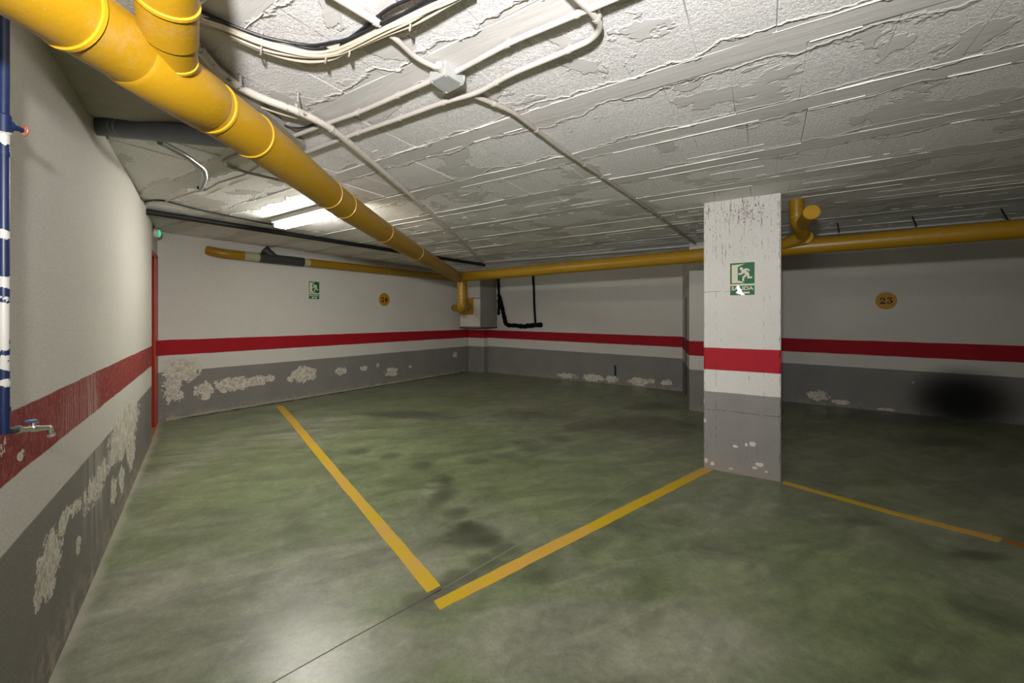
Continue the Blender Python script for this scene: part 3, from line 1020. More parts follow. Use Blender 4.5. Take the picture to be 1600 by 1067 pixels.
def column_mat():
    m = Mat('painted_column', 0.7, 0.3)
    P = m.pos()
    z = m.sep(P)[2]
    u = m.sub(m.dot(P, (cu.x, cu.y, 0)), W_COL.p.dot(cu))
    zz = m.add(z, m.mul(m.sub(m.noise(P, 5, 3), 0.5), 0.008))
    g, rb, rt = h(.474), h(.631), h(.788)
    e = 0.003
    isg = m.sub(1.0, m.ss(zz, g - e, g + e))
    isr = m.mul(m.ss(zz, rb - e, rb + e), m.sub(1.0, m.ss(zz, rt - e, rt + e)))
    wc = m.shade((0.70, 0.68, 0.645), m.mixf(m.noise(P, 2.5, 4), 0.92, 1.06))
    wc = m.shade(wc, m.mixf(m.ss(m.noise(P, 150, 3, 0.7), 0.3, 0.7), 0.90, 1.08))
    gc = m.shade((0.265, 0.255, 0.24), m.mixf(m.noise(P, 5, 5), 0.85, 1.15))
    rc = m.shade((0.40, 0.010, 0.022), m.mixf(m.noise(P, 14, 5), 0.85, 1.15))
    c = m.mix(isg, wc, gc)
    c = m.mix(isr, c, rc)
    # board marks: thin vertical pits, denser near the top
    st = m.noise(m.comb(m.mul(u, 55), 0.0, m.mul(z, 3.0)), 1.0, 4, 0.7)
    fine = m.noise(m.comb(m.mul(u, 120), 0.0, m.mul(z, 30.0)), 1.0, 3, 0.7)
    top = m.ss(z, 1.45, 2.25)
    pit = m.mul(m.ss(m.add(st, m.mul(fine, 0.55)), m.sub(0.955, m.mul(top, 0.10)), m.sub(0.985, m.mul(top, 0.10))), 1.0)
    stain = m.blobs(u, z, [(0.33, 2.15, 0.30, 0.15, 0.55), (0.05, 2.2, 0.14, 0.06, 0.5)])
    pit = m.mth('MAXIMUM', pit, m.mul(m.ss(m.add(m.mul(stain, 0.35), m.noise(P, 70, 3, 0.7)), 0.72, 0.78), m.ss(stain, 0, 0.1)))
    c = m.mix(m.mul(pit, 0.75), c, (0.16, 0.11, 0.10))
    # cracks between pours
    crk = None
    for z0, lo, hi, amp in ((h(.344), 0.0, 1.0, 1.0), (h(1.19), 0.0, 0.42, 0.8), (h(1.50), 0.28, 0.40, 0.7)):
        wv = m.mul(m.sub(m.noise(m.comb(m.mul(u, 9), 0.0, z0), 1.0, 4), 0.5), 0.020)
        d = m.mth('ABSOLUTE', m.sub(z, m.add(wv, z0)))
        s_ = m.sub(1.0, m.ss(d, 0.0008, 0.0028))
        s_ = m.mul(s_, m.ss(m.noise(P, 24, 3), 0.40, 0.5))
        s_ = m.mul(m.mul(s_, amp), m.mul(m.ss(u, lo * cw, lo * cw + 0.01), m.sub(1.0, m.ss(u, hi * cw - 0.01, hi * cw))))
        crk = s_ if crk is None else m.mth('MAXIMUM', crk, s_)
    for u0, lo, hi in ((0.10, 0.0, 1.55), (0.46, 0.55, 1.45)):
        d = m.mth('ABSOLUTE', m.sub(u, m.add(u0 * 1.0, m.mul(m.sub(m.noise(m.comb(0.0, 0.0, m.mul(z, 6)), 1, 2), 0.5), 0.008))))
        s_ = m.mul(m.sub(1.0, m.ss(d, 0.0006, 0.002)), m.mul(m.ss(z, lo, lo + .02), m.sub(1.0, m.ss(z, hi - .02, hi))))
        crk = m.mth('MAXIMUM', crk, m.mul(s_, m.mul(m.ss(m.noise(P, 16, 2), 0.45, 0.6), 0.8)))
    c = m.mix(m.mul(crk, 0.7), c, (0.06, 0.05, 0.045))
    # flaked white spots in the grey and the rubbed foot
    pl = m.blobs(u, z, [wb(W_COL, *t) for t in ((1149, 697, 5, 3, 1), (1166, 695, 3, 3, 1), (1176, 694, 6, 5, 1.1), (1187, 726, 8, 4, 1.1), (1179, 731, 6, 3, 1), (1197, 737, 3, 2, 1), (1101, 657, 3, 4, 1.2), (1103, 719, 4, 5, 1), (1113, 724, 4, 4, .9), (1142, 732, 4, 3, .8), (1099, 625, 2, 6, 1.2))])
    k = m.mul(m.ss(m.sub(m.mul(pl, 1.3), m.ss(m.noise(P, 45, 5, 0.7), .3, .7)), 0.0, 0.05), m.ss(pl, 0, 0.1))
    c = m.mix(k, c, (0.68, 0.65, 0.60))
    foot = m.mul(m.sub(1.0, m.ss(z, -0.10, 0.06)), m.ss(m.noise(P, 16, 5, 0.7), 0.36, 0.6))
    c = m.mix(m.mul(foot, 0.6), c, (0.34, 0.26, 0.21))
    m.color(c)
    hgt = m.add(m.mul(m.noise(P, 60, 4), 0.5), m.add(m.mul(pit, -0.7), m.mul(crk, -1.2)))
    m.bump(hgt, 0.003, 0.7)
    return m.m

def rough_pillar(name, line, u0, u1, depth, mat, z0, z1, seed=0, chip=0.004, nz=110, bev=0.008):
    """a cast pillar with slightly chipped arrises; the front face lies on `line`"""
    bm = bmesh.new()
    plan = []
    L = u1 - u0
    cs = [(0, 0), (L, 0), (L, -depth), (0, -depth)]
    for i, (x, y) in enumerate(cs):
        px_, py_ = cs[i - 1]
        nx, ny = cs[(i + 1) % 4]
        a = Vector((px_ - x, py_ - y)).normalized() * bev
        b = Vector((nx - x, ny - y)).normalized() * bev
        plan += [(x + a.x, y + a.y, i), (x + (a.x + b.x) * 0.30, y + (a.y + b.y) * 0.30, i), (x + b.x, y + b.y, i)]
    rows = []
    for k in range(nz + 1):
        z = z0 + (z1 - z0) * k / nz
        row = []
        for (x, y, ci) in plan:
            j = 1.6 * mnoise.noise(Vector((z * 38, ci * 11.3 + seed, 0.5))) + 0.6 * mnoise.noise(Vector((z * 90, ci * 7.1 + seed, 3.5)))
            j = chip * max(0.0, j) * 2.2
            cx, cy = L / 2, -depth / 2
            kind_ = len(row) % 3
            along_x = (kind_ == 0) == (ci in (1, 3))        # which face this vertex lies on
            dx = j * (1 if x < cx else -1) if (kind_ == 1 or along_x) else 0.0
            dy = j * (1 if y < cy else -1) if (kind_ == 1 or not along_x) else 0.0
            p = line.pt(u0 + x + dx, z, y + dy)
            row.append(bm.verts.new(p))
        rows.append(row)
    n = len(plan)
    for a, b in zip(rows, rows[1:]):
        for i in range(n):
            bm.faces.new((a[i], a[(i + 1) % n], b[(i + 1) % n], b[i]))
    bm.faces.new(rows[0][::-1])
    bm.faces.new(rows[-1])
    return obj(name, bm, mat)

col = rough_pillar('column', W_COL, 0.0, cw, 0.36, column_mat(), -0.125, ZC + 0.012)
tag(col, 'square concrete column, white and grey with red band, carrying an exit sign', 'column')

# wall pier standing behind the column
p0 = floor(1077, 641)
p1 = Vector((p0.x, p0.y)) + ER * 0.50
pb = W_RIGHT.hit(1066.5, 600)
mat_pier = wall_paint('pier_paint', Line((p0.x, p0.y), ER, NR), (h(.428), h(.585), h(.745)))
bm = bmesh.new()
pr = p1 - NR * 1.45
plist = [(p0.x, p0.y), (p1.x, p1.y), tuple(W_RIGHT.pt(W_RIGHT.u(Vector((p1.x, p1.y, 0))), 0))[:2], (pb.x, pb.y)]
put_prism(bm, plist, -0.08, ZC + 0.012)
pier = obj('pier', bm, mat_pier)
bmesh_bev = None
tag(pier, 'narrow striped wall pier half hidden behind the column', 'pier')
c0 = Vector((p0.x, p0.y)).lerp(Vector((pb.x, pb.y)), 0.35)
lat = Vector((-0.94, -0.34))
bm = bmesh.new()
put_tube(bm, [Vector((c0.x, c0.y, z)) + Vector((lat.x, lat.y, 0)) * 0.014 for z in (0.10, 0.5, 1.0, 1.57)], 0.008, 8)
tag(obj('wall_cable', bm, M['cable_black'], None, True), 'thin dark vertical cable on the shaded side of the pier', 'cable')

# pillar in the far corner
ne = W_RIGHT.pt(W_RIGHT.u(W_RIGHT.hit(764, 580)) - 0.02, 0, 0.16)
W_PIL = Line((ne.x, ne.y), -ER, NR)
bm = bmesh.new()
pa = Vector((ne.x, ne.y))
pw = W_BACK.hit(735, 578)
l1 = (Vector((ne.x, ne.y)) - CORNER).dot(ER)
put_prism(bm, [tuple(pa), tuple(pa - ER * (l1 - 0.02)), tuple(pa - ER * (l1 - 0.02) - NR * 0.15), tuple(pa - NR * 0.15)], -0.05, 1.05)
pil = obj('corner_pillar', bm, wall_paint('corner_pillar_paint', W_PIL, (h(.478), h(.634), h(.780))))
tag(pil, 'short striped pillar in the far corner under the duct box', 'pillar')

# ------------------------------------------------------------------ duct box on the corner pillar
nearx = at(751, 512, 6.87 * S)
NE2 = Vector((nearx.x, nearx.y))
W_DF = Line(NE2, -ER, NR)                       # left-hand face
W_DS = Line(NE2, -EB, ER)                       # right-hand face
du = W_DF.u(W_DF.hit(718.5, 490))
zbot = W_DF.hit(745, 511.5).z
zmid = W_DF.hit(745, 466).z
dl = (NE2 - CORNER).dot(NR)
duct = thing('duct_box', (NE2.x, NE2.y, zbot), 'boxed-in duct in the far corner above the red stripe', 'duct')
def quad_prism(line, u0, u1, depth, z0, z1):
    a, b = line.pt(u0, 0), line.pt(u1, 0)
    n = Vector((line.n.x, line.n.y, 0)) * depth
    return put_prism(bmesh.new(), [a, b, b - n, a - n], z0, z1)
lower = quad_prism(W_DF, 0.0, du, dl - 0.01, zbot, zmid)
obj('lower_casing', lower, M['duct'], duct)
du2 = W_DF.u(W_DF.hit(729.5, 450))
up = quad_prism(Line(NE2 - NR * 0.02 - ER * 0.02, -ER, NR), 0.0, du2, dl - 0.02, zmid, ZC + 0.005)
obj('upper_casing', up, M['duct'], duct)
bm = quad_prism(Line(NE2 + NR * 0.012, -ER, NR), 0.012, du - 0.02, 0.011, zbot + 0.02, zmid - 0.012)
obj('white_panel', bm, M['duct_light'], duct)['label'] = 'white painted front panel'
bm = quad_prism(Line(NE2 - NR * 0.012 - ER * 0.02, -ER, NR), 0.015, du2 - 0.01, 0.009, zmid + 0.015, ZC - 0.10)
obj('upper_panel', bm, M['plaster'], duct)
bm = quad_prism(Line(NE2 + ER * 0.010, -EB, ER), 0.02, dl - 0.04, 0.009, zbot + 0.03, zmid - 0.02)
obj('side_panel', bm, M['duct'], duct)
bm = quad_prism(Line(NE2 + ER * 0.012 + NR * 0.016, -ER, NR), -0.004, du + 0.012, dl, zbot - 0.022, zbot)
obj('base_tray', bm, plain('dirty_tray', (0.09, 0.06, 0.045), 0.8, 0.2), duct)

# ------------------------------------------------------------------ yellow drain pipes
def rod(parent, p, z1=ZC, r=0.004, z0=None):
    bm = bmesh.new()
    put_tube(bm, [(p.x, p.y, z0 if z0 is not None else p.z), (p.x, p.y, z1)], r, 6)
    return obj('hanger_rod', bm, M['steel_rod'], parent)

RM = 0.0835
def main_axis(px, py, z):
    return at(px, py, (z - EYE) * F / (HY - py))
mz = lambda d: EYE + S * (0.688 - 0.004 * d)
MA = [Vector((-0.836 * S, 0.24 * S, EYE + .56 * S)), at(375, 198, 1.15 * S), at(541, 323.5, 1.99 * S), at(643, 390, 3.20 * S), at(716, 433, 5.33 * S)]
MA = spline(MA, 8)
bm = bmesh.new()
put_tube(bm, MA, RM, 36)
main = tag(obj('drain_pipe', bm, M['yellow'], None, True), 'thick yellow drain pipe running from the top left corner to the far corner', 'pipe', 'yellow drain pipes under the ceiling')
def s_at_px(pts, px):
    s = 0.0
    for a, b in zip(pts, pts[1:]):
        xa, xb = proj(a)[0] if a.y > .05 else -1e9, proj(b)[0]
        if xa <= px <= xb:
            return s + (b - a).length * (px - xa) / (xb - xa)
        s += (b - a).length
    return s
for px, w, fat in ((104, .012, .005), (330, .012, .0045), (392, .010, .004), (511, .008, .003), (535, .008, .003), (598, .008, .003), (649, .008, .003)):
    p, t = along(MA, s_at_px(MA, px))
    ring('collar', p, t, RM, w, M['ygloss'] if w < .04 else M['yellow'], main, 36, fat)
# wide socket of the near junction
pa_, ta_ = along(MA, s_at_px(MA, 195))
pb_, tb_ = along(MA, s_at_px(MA, 322))
bm = bmesh.new()
put_tube(bm, [pa_, pa_ + ta_ * 0.01, pb_ - tb_ * 0.01, pb_], [RM + .001, RM + .006, RM + .006, RM + .001], 36)
obj('junction_socket', bm, M['yellow'], main, True)
# branch of the near junction
br0, _ = along(MA, s_at_px(MA, 268))
br1 = at(262, 22, 0.79 * S)
br2 = br0 + (br1 - br0) * 1.9
bm = bmesh.new()
brp = fillet([br0 + (br1 - br0) * 1.3, br2, Vector((br2.x, br2.y, ZC + .02))], 0.09, 8)
put_tube(bm, [br0, br0 + (br1 - br0) * 0.72, br0 + (br1 - br0) * 0.74] + brp, [0.058, 0.058] + [0.062] * (len(brp) + 1), 32)
branch = obj('branch_pipe', bm, M['yellow'], main, True)
dr = (br1 - br0).normalized()
ring('collar', br0 + (br1 - br0) * 0.42, dr, 0.058, 0.012, M['ygloss'], branch, 32, .003)
ring('collar', br0 + (br1 - br0) * 1.22, dr, 0.062, 0.012, M['ygloss'], branch, 32, .004)

# right-hand pipe along the back of the bays
RR = 0.0755
zr = EYE + .55 * S
RA = [main_axis(px, py, zr) for px, py in ((722, 433.0), (880, 416.0), (1099, 400), (1225, 386), (1600, 357), (1690, 349.5))]
RA = [RA[0], RA[2].lerp(RA[3], .5), RA[4]]
dirr = (RA[2] - RA[0]).normalized()
RA.append(RA[2] + dirr * 1.2)
bm = bmesh.new()
put_tube(bm, RA, RR, 28)
rp = tag(obj('drain_pipe', bm, M['yellow'], None, True), 'long yellow drain pipe passing behind the column along the right wall', 'pipe', 'yellow drain pipes under the ceiling')
for px in (750, 941, 1308, 1495):
    p, t = along(RA, s_at_px(RA, px))
    bm = bmesh.new()
    put_tube(bm, [p - t * .012, p + t * .012], RR + .003, 24)
    st = obj('pipe_strap', bm, M['yellow'], rp, True)
# Y junction with a capped stub and a riser to the ceiling
j0, _ = along(RA, s_at_px(RA, 1222))
dj = j0.y
k1 = at(1257, 368, 2.97 * S)
k2 = at(1245, 346, 2.80 * S)
k3 = at(1241, 312, 2.776 * S)
kt = Vector((k2.x - .004, k2.y, ZC + .004))
bm = bmesh.new()
put_tube(bm, fillet([j0, k1, k2, kt], 0.07, 8), 0.055, 22)
fit = obj('drain_fitting', bm, M['yellow'], None, True)
tag(fit, 'yellow Y-shaped pipe fitting with a capped stub right of the column', 'pipe fitting')
ring('collar', k1.lerp(k2, -.15), k2 - k1, 0.056, 0.012, M['ygloss'], fit, 22, .005)
ring('collar', k2.lerp(kt, .16), Vector((0, 0, 1)), 0.055, 0.012, M['ygloss'], fit, 22, .005)
s0, s1 = at(1250, 354, 2.88 * S), at(1268, 332, 2.56 * S)
bm = bmesh.new()
put_tube(bm, [s0, s1], 0.052, 22)
obj('stub', bm, M['yellow'], fit, True)
ring('stub_cap', s1, s1 - s0, 0.052, 0.04, M['ygloss'], fit, 22, .007)
# saddle branch leaving the long pipe
bm = bmesh.new()
sd0, _ = along(RA, s_at_px(RA, 1195))
put_tube(bm, [sd0, k1.lerp(k2, -.2)], 0.060, 22)
obj('saddle_branch', bm, M['yellow'], fit, True)

# thinner pipe on the back wall, with its grey branch
zl = lambda px: EYE + .655 * S
RB = 0.064
B0 = W_BACK.hit(349, 396.5, 0.07)
B1 = W_BACK.hit(640, 427.0, 0.10)
dirB = (B1 - B0).normalized()
B2 = B0 + dirB * (B1 - B0).length * 1.50
Bstart = W_BACK.hit(323, 391.5, -0.03)
bm = bmesh.new()
put_tube(bm, fillet([Bstart, B0, B2], 0.15, 6), RB, 24)
bp = tag(obj('drain_pipe', bm, M['yellow'], None, True), 'thinner yellow drain pipe on the back wall with a dark grey branch', 'pipe', 'yellow drain pipes under the ceiling')
PB = [Bstart, B0, B2]
def bpt(px):
    return along(PB, s_at_px(PB, px))
def sleeve(name, a, b, r, mat, parent):
    p, _ = bpt(a)
    q, _ = bpt(b)
    bm = bmesh.new()
    put_tube(bm, [p, q], r, 24)
    return obj(name, bm, mat, parent, True)
sleeve('pale_band', 368, 384, RB + .001, plain('pale_pipe_glue', (0.40, 0.37, 0.26), 0.6, 0.3), bp)
sleeve('pale_band', 432, 440, RB + .001, plain('pale_pipe_primer', (0.42, 0.38, 0.24), 0.6, 0.3), bp)
gf = sleeve('grey_branch', 383, 433, RB + .004, M['dark_pvc'], bp)
g0, _ = bpt(402)
g1 = g0 + (at(413, 389, g0.y - .12) - g0) * 1.0
bm = bmesh.new()
put_tube(bm, [g0, g1], 0.055, 20)
put_tube(bm, [g1 - (g1 - g0).normalized() * .04, g1], 0.062, 20)
obj('stub', bm, M['dark_pvc'], gf, True)
sleeve('collar', 556, 559, RB + .004, M['ygloss'], bp)

# vertical outlet in the corner
fl = W_DF.hit(729, 478, 0.03)
e_top = at(717, 434, 5.36 * S)
dv = at(721.5, 460, 5.42 * S)
path = fillet([e_top + Vector((-.02, -.06, .02)), Vector((dv.x, dv.y, e_top.z - .01)), Vector((dv.x, dv.y, at(721, 482, 5.42 * S).z)), fl], 0.11, 8)
bm = bmesh.new()
put_tube(bm, path, 0.079, 26)
outlet = tag(obj('outlet_pipe', bm, M['yellow'], None, True), 'yellow outlet pipe dropping to a square flange in the far corner', 'pipe')
for y in (449, 455, 461, 466):
    z = at(721, y, 5.42 * S).z
    ring('collar', Vector((dv.x, dv.y, z)), Vector((0, 0, 1)), 0.079, 0.016, M['ygloss'], outlet, 26, .004)
u1_, u0_ = W_DF.u(W_DF.hit(719.5, 480)), W_DF.u(W_DF.hit(740.5, 480))
z1_, z0_ = W_DF.hit(730, 465.5).z, W_DF.hit(730, 491.5).z
bm = quad_prism(Line(NE2 + NR * 0.036, -ER, NR), u0_, u1_, 0.022, z0_, z1_)
obj('flange', bm, M['ygloss'], outlet)
cc = W_BACK.hit(709, 481, 0.07)
bm = bmesh.new()
put_tube(bm, [W_BACK.hit(709, 481, -0.02), cc + Vector((NB.x, NB.y, 0)) * .06], 0.075, 22)
tag(obj('wall_stub', bm, M['yellow'], None, True), 'short yellow pipe stub in the back wall beside the outlet pipe', 'pipe')

# ------------------------------------------------------------------ other pipes
# grey waste pipe by the left wall
g0 = W_LEFT.hit(140, 196, -0.03)
g1 = at(365, 216, 1.62 * S)
gdir = (g1 - g0).normalized()
bm = bmesh.new()
put_tube(bm, [g0, g1 + gdir * 0.12], 0.048, 24)
gp = tag(obj('waste_pipe', bm, M['grey_pvc'], None, True), 'dark grey waste pipe between the left wall and the yellow pipe', 'pipe')
for f in (0.20, 0.235):
    ring('collar', g0 + (g1 - g0) * f, gdir, 0.048, 0.006, M['tie'], gp, 24, .0015)
# galvanized conduit bend
gz = [at(250, 222, 1.72 * S), at(290, 243, 1.86 * S), at(318, 264, 2.02 * S), ceil(319, 278, .035), ceil(314, 296, .0)]
gz[3] = at(320, 277, 2.12 * S)
bm = bmesh.new()
put_tube(bm, fillet(gz, .05, 6), 0.017, 14)
ge = tag(obj('steel_conduit', bm, M['galv'], None, True), 'shiny galvanized conduit bending up into the ceiling near the left wall', 'conduit')
ring('end_bush', ceil(314, 294, .012), Vector((0, 0, 1)), 0.020, 0.022, M['black'], ge, 14, .006)
# black pipe along the back of the ceiling
k0 = W_LEFT.hit(224, 322, -0.02)
k0.z = ZC - 0.040
BKP = [k0, ceil(440, 361.5, .036), ceil(600, 387.5, .036), ceil(757, 414.0, .036)]
bm = bmesh.new()
put_tube(bm, [BKP[0], BKP[3]], 0.028, 18)
bk = tag(obj('black_pipe', bm, M['black'], None, True), 'black pipe under the ceiling running parallel to the back wall', 'pipe')
for f in (.06, .22, .40, .62):
    p = BKP[0].lerp(BKP[3], f)
    rod(bk, p)
bm = bmesh.new()
put_tube(bm, spline([W_LEFT.hit(227, 315, .01), ceil(245, 313, .012), ceil(262, 315, .010), ceil(300, 325, .012), ceil(360, 338, .012), ceil(425, 351, .012)], 5), 0.0075, 8)
tag(obj('ceiling_cable', bm, M['cable_black'], None, True), 'thin black cable above the black pipe by the left wall', 'cable')

# ------------------------------------------------------------------ conduits under the ceiling
def conduit(name, pts, r, mat, label, drop=None, rad=0.06, clips=(), cat='conduit', group='conduits under the ceiling', seg=12, smooth_path=False):
    dp = (r + 0.014) if drop is None else drop
    ps = [ceil(x, y, dp) for x, y in pts]
    ps = spline(ps, 6) if smooth_path else fillet(ps, rad, 6)
    bm = bmesh.new()
    put_tube(bm, ps, r, seg)
    o = tag(obj(name, bm, mat, None, True), label, cat, group)
    for x, y in clips:
        p = ceil(x, y, dp)
        best = min(range(len(ps) - 1), key=lambda i: (ps[i].lerp(ps[i + 1], .5) - p).length)
        a, b = ps[best], ps[best + 1]
        t = (b - a).normalized()
        p = a + t * max(0, min((b - a).length, (p - a).dot(t)))
        bm = bmesh.new()
        put_tube(bm, [p - t * .007, p + t * .007], r + .0022, seg)
        sd = Vector((-t.y, t.x, 0))
        put_box(bm, p + sd * (r * 1.1) + Vector((0, 0, dp * .5)), .012, .010, dp, math.atan2(t.y, t.x))
        obj('clip', bm, M['conduit'], o, False)
    return o

RC = 0.0105
conduit('conduit', [(455, 214), (515, 191.5), (560, 176), (675, 126)], RC, M['conduit'], 'pale conduit running from the flaking white pipe up to the junction box', clips=[(557, 176), (620, 149)])
conduit('conduit', [(713, 112), (800, 65), (960, -2), (1040, -36)], RC, M['conduit'], 'straight pale conduit rising right from the junction box to the top edge', clips=[(793, 70), (902, 22)])
conduit('conduit', [(478, 238), (547, 212), (624, 185), (692, 160), (747, 145), (800, 115), (880, 82), (925, 62), (941, 42), (925, 20), (897, -6), (880, -24)], RC * 1.05, M['conduit'],
        'pale conduit curling back in a hook near the top edge', clips=[(565, 206), (624, 185), (692, 160), (776, 129), (889, 79), (931, 30)])
conduit('conduit', [(742, 150), (800, 174), (875, 232), (935, 272), (1035, 341), (1091, 384), (1098, 390)], 0.0115, M['conduit_dirty'], 'dusty conduit running diagonally to the right pipe beside the column', drop=.016, clips=[(773, 160), (838, 203), (908, 258), (962, 292), (1018, 328)])
conduit('conduit', [(606, 52), (620, 62), (650, 91), (682, 106), (698, 112)], RC, M['conduit'], 'short curved conduit joining the cable bundle to the junction box')
conduit('conduit', [(505, -16), (535, 2), (594, 38)], RC * 1.15, M['conduit'], 'short white conduit ending at the cable bundle', clips=[(588, 33)])
conduit('conduit', [(757, 409), (900, 398.5), (1098, 382), (1225, 371), (1600, 340), (1660, 335)], 0.013, M['conduit_grey'], 'grey conduit running along the ceiling above the long right pipe', drop=.03, rad=.1, clips=[(788, 407), (866, 401), (955, 394), (1063, 385), (1491, 349), (1562, 343)])
conduit('white_pipe', [(300, 62), (345, 118), (400, 151), (462, 172), (512, 196), (550, 226), (587, 258), (650, 313), (697, 353), (757, 411)], 0.0172, M['old_pipe'], 'flaking white pipe following the thick yellow pipe to the far corner', drop=.042, rad=.1, cat='pipe', group=None, clips=[(466, 174), (519, 201)])
conduit('ceiling_cable', [(395, 163), (440, 178), (480, 189), (500, 196), (545, 226), (580, 257)], 0.005, M['cable'], 'thin beige cable lying along the flaking white pipe', drop=.03, cat='cable', group=None, smooth_path=True)
conduit('ceiling_cable', [(400, 176), (440, 195), (470, 200), (492, 193)], 0.005, M['cable_black'], 'dark cable sagging just above the thick yellow pipe', drop=.02, cat='cable', group=None, smooth_path=True)
conduit('conduit', [(500, 196), (452, 216), (400, 238)], .011, M['conduit_dirty'], 'dusty conduit passing over the thick yellow pipe, upper of two', drop=.016)
conduit('conduit', [(545, 213), (478, 240), (430, 258)], .011, M['conduit_dirty'], 'dusty conduit passing over the thick yellow pipe, lower of two', drop=.016)
conduit('conduit', [(376, 240), (349, 252), (352, 258), (384, 269), (440, 282), (470, 292), (520, 308)], .010, M['conduit_dirty'], 'hooked dusty conduit left of the thick yellow pipe', drop=.016, rad=.04, clips=[(371, 264), (437, 281)])
conduit('conduit', [(404, 259), (384, 272), (340, 286), (322, 297), (302, 300), (276, 309), (262, 314.5), (240, 314)], .0065, M['conduit_dirty'], 'thin conduit kinked past the galvanized bend to the left wall', drop=.012, rad=.03)
# small straps hanging from the ceiling
for (x, y, L) in ((376, 116, 0.05), (466, 143, 0.05)):
    p = ceil(x, y, 0)
    bm = bmesh.new()
    put_box(bm, p + Vector((0, 0, -L / 2)), .004, .010, L)
    put_box(bm, p + Vector((0, 0, -.002)), .012, .03, .004)
    tag(obj('strap', bm, M['tie']), 'small bent strap hanging over the flaking white pipe' if x > 400 else 'small bent strap hanging from the ceiling beside the yellow junction', 'strap')
for (x, y, l2) in ((1308, 348, 0), (1425, 338, 1), (1563, 326, 2)):
    p = ceil(x, y, 0)
    bm = bmesh.new()
    put_tube(bm, [p + Vector((.0, .0, .01)), p + Vector((.05 + .03 * l2, .03, -.10))], .006, 6)
    tag(obj('ceiling_hook', bm, M['black']), ('short dark bent wire stub under the ceiling just right of the Y fitting', 'dark bent wire stub under the ceiling, middle of three', 'dark bent wire stub under the ceiling nearest the right edge')[l2], 'hook')

# junction box
jb = thing('junction_box', ceil(698, 131, 0.0), 'square grey junction box on the ceiling where four conduits meet', 'box')
cz = ZC - 0.058
cs = [soff(x, y, cz) for x, y in ((697, 116), (724, 132), (697.5, 146), (671.5, 128))]
bm = bmesh.new()
cen = sum((Vector((c.x, c.y)) for c in cs), Vector((0, 0))) / 4
sq = [tuple(Vector((c.x, c.y))) for c in cs]
put_prism(bm, [tuple(cen + (Vector(s) - cen) * 1.0) for s in sq], cz + 0.010, ZC + .004)
obj('box_body', bm, M['boxgrey'], jb)
bm = bmesh.new()
put_prism(bm, [tuple(cen + (Vector(s) - cen) * 1.04) for s in sq], cz - .002, cz + 0.012)
bmesh.ops.bevel(bm, geom=bm.edges[:], offset=.002, segments=2, affect='EDGES')
lid = obj('box_lid', bm, M['boxgrey'], jb)
for s in sq:
    q = cen + (Vector(s) - cen) * 0.86
    bm = bmesh.new()
    put_tube(bm, [(q.x, q.y, cz - .0035), (q.x, q.y, cz)], .004, 8)
    obj('screw', bm, M['enamel'], lid)
for (x, y) in ((684, 122), (711, 121), (690, 108), (711, 139)):
    p = ceil(x, y, .025)
    q = Vector((cen.x, cen.y, p.z))
    t = (p - q).normalized()
    a = q + t * .045
    bm = bmesh.new()
    put_tube(bm, [a, a + t * .03], [.019, .016], 14)
    obj('cable_gland', bm, M['conduit'], jb, True)

# cable bundle
BP = [(262, 4), (307, 27), (350, 44), (407, 66), (450, 78), (487, 84), (520, 80), (545, 71), (600, 45), (640, 27), (670, 12), (700, -2), (740, -22)]
def bundle_path(dy, drop, sag=0.0, jit=0):
    pts = []
    rnd = random.Random(jit)
    for i, (x, y) in enumerate(BP):
        w = math.sin(math.pi * i / (len(BP) - 1))
        pts.append(ceil(x, y + dy * 1.25 * (0.55 + 0.45 * abs(math.cos(i * 0.6 + jit))) + rnd.uniform(-1.2, 1.2), drop + sag * w + rnd.uniform(0, .004)))
    return spline(pts, 7)
cb = thing('cable_bundle', ceil(487, 82, .0), 'sagging bundle of beige and black cables across the ceiling top left', 'cables')
spec = [(-11, .014, 'cable_black', .0060), (-8.5, .018, 'cable_black', .0055), (-6, .016, 'cable', .0055), (-3.5, .020, 'cable', .0050), (-1, .026, 'cable', .0055), (1.5, .018, 'cable_tan', .0045),
        (3, .030, 'cable', .0060), (5, .022, 'cable', .0050), (7, .030, 'cable', .0055), (9, .020, 'cable_tan', .0045), (11, .026, 'cable', .0055)]
for i, (dy, dp, mt, r) in enumerate(spec):
    bm = bmesh.new()
    put_tube(bm, bundle_path(dy, dp, 0.010, i), r, 8)
    obj('cable', bm, M[mt], cb, True)
bm = bmesh.new()
put_tube(bm, spline([ceil(*p, .016) for p in ((478, 83), (530, 68), (560, 50), (585, 30), (610, 12), (640, -2), (670, -16))], 7), .0055, 8)
obj('cable', bm, M['cable_black'], cb, True)
bm = bmesh.new()
put_tube(bm, spline([ceil(*p, .016) for p in ((452, 88), (470, 98), (486, 103), (505, 96), (545, 78), (590, 64), (630, 54), (650, 46), (665, 28), (690, 14), (725, -8))], 7), .0045, 8)
obj('cable', bm, M['cable'], cb, True)
for (x, y, rr) in ((407, 66, 13), (508, 80, 11), (545, 70, 9), (640, 28, 9)):
    a, b = ceil(x + 2, y - rr, .012), ceil(x - 1, y + rr, .012)
    bm = bmesh.new()
    lowp = a.lerp(b, .5) + Vector((0, 0, -.042))
    put_tube(bm, spline([a + Vector((0, 0, .008)), a + Vector((0, 0, -.016)), lowp, b + Vector((0, 0, -.016)), b + Vector((0, 0, .008))], 5), .0035, 6)
    obj('cable_tie', bm, M['tie'], cb, True)

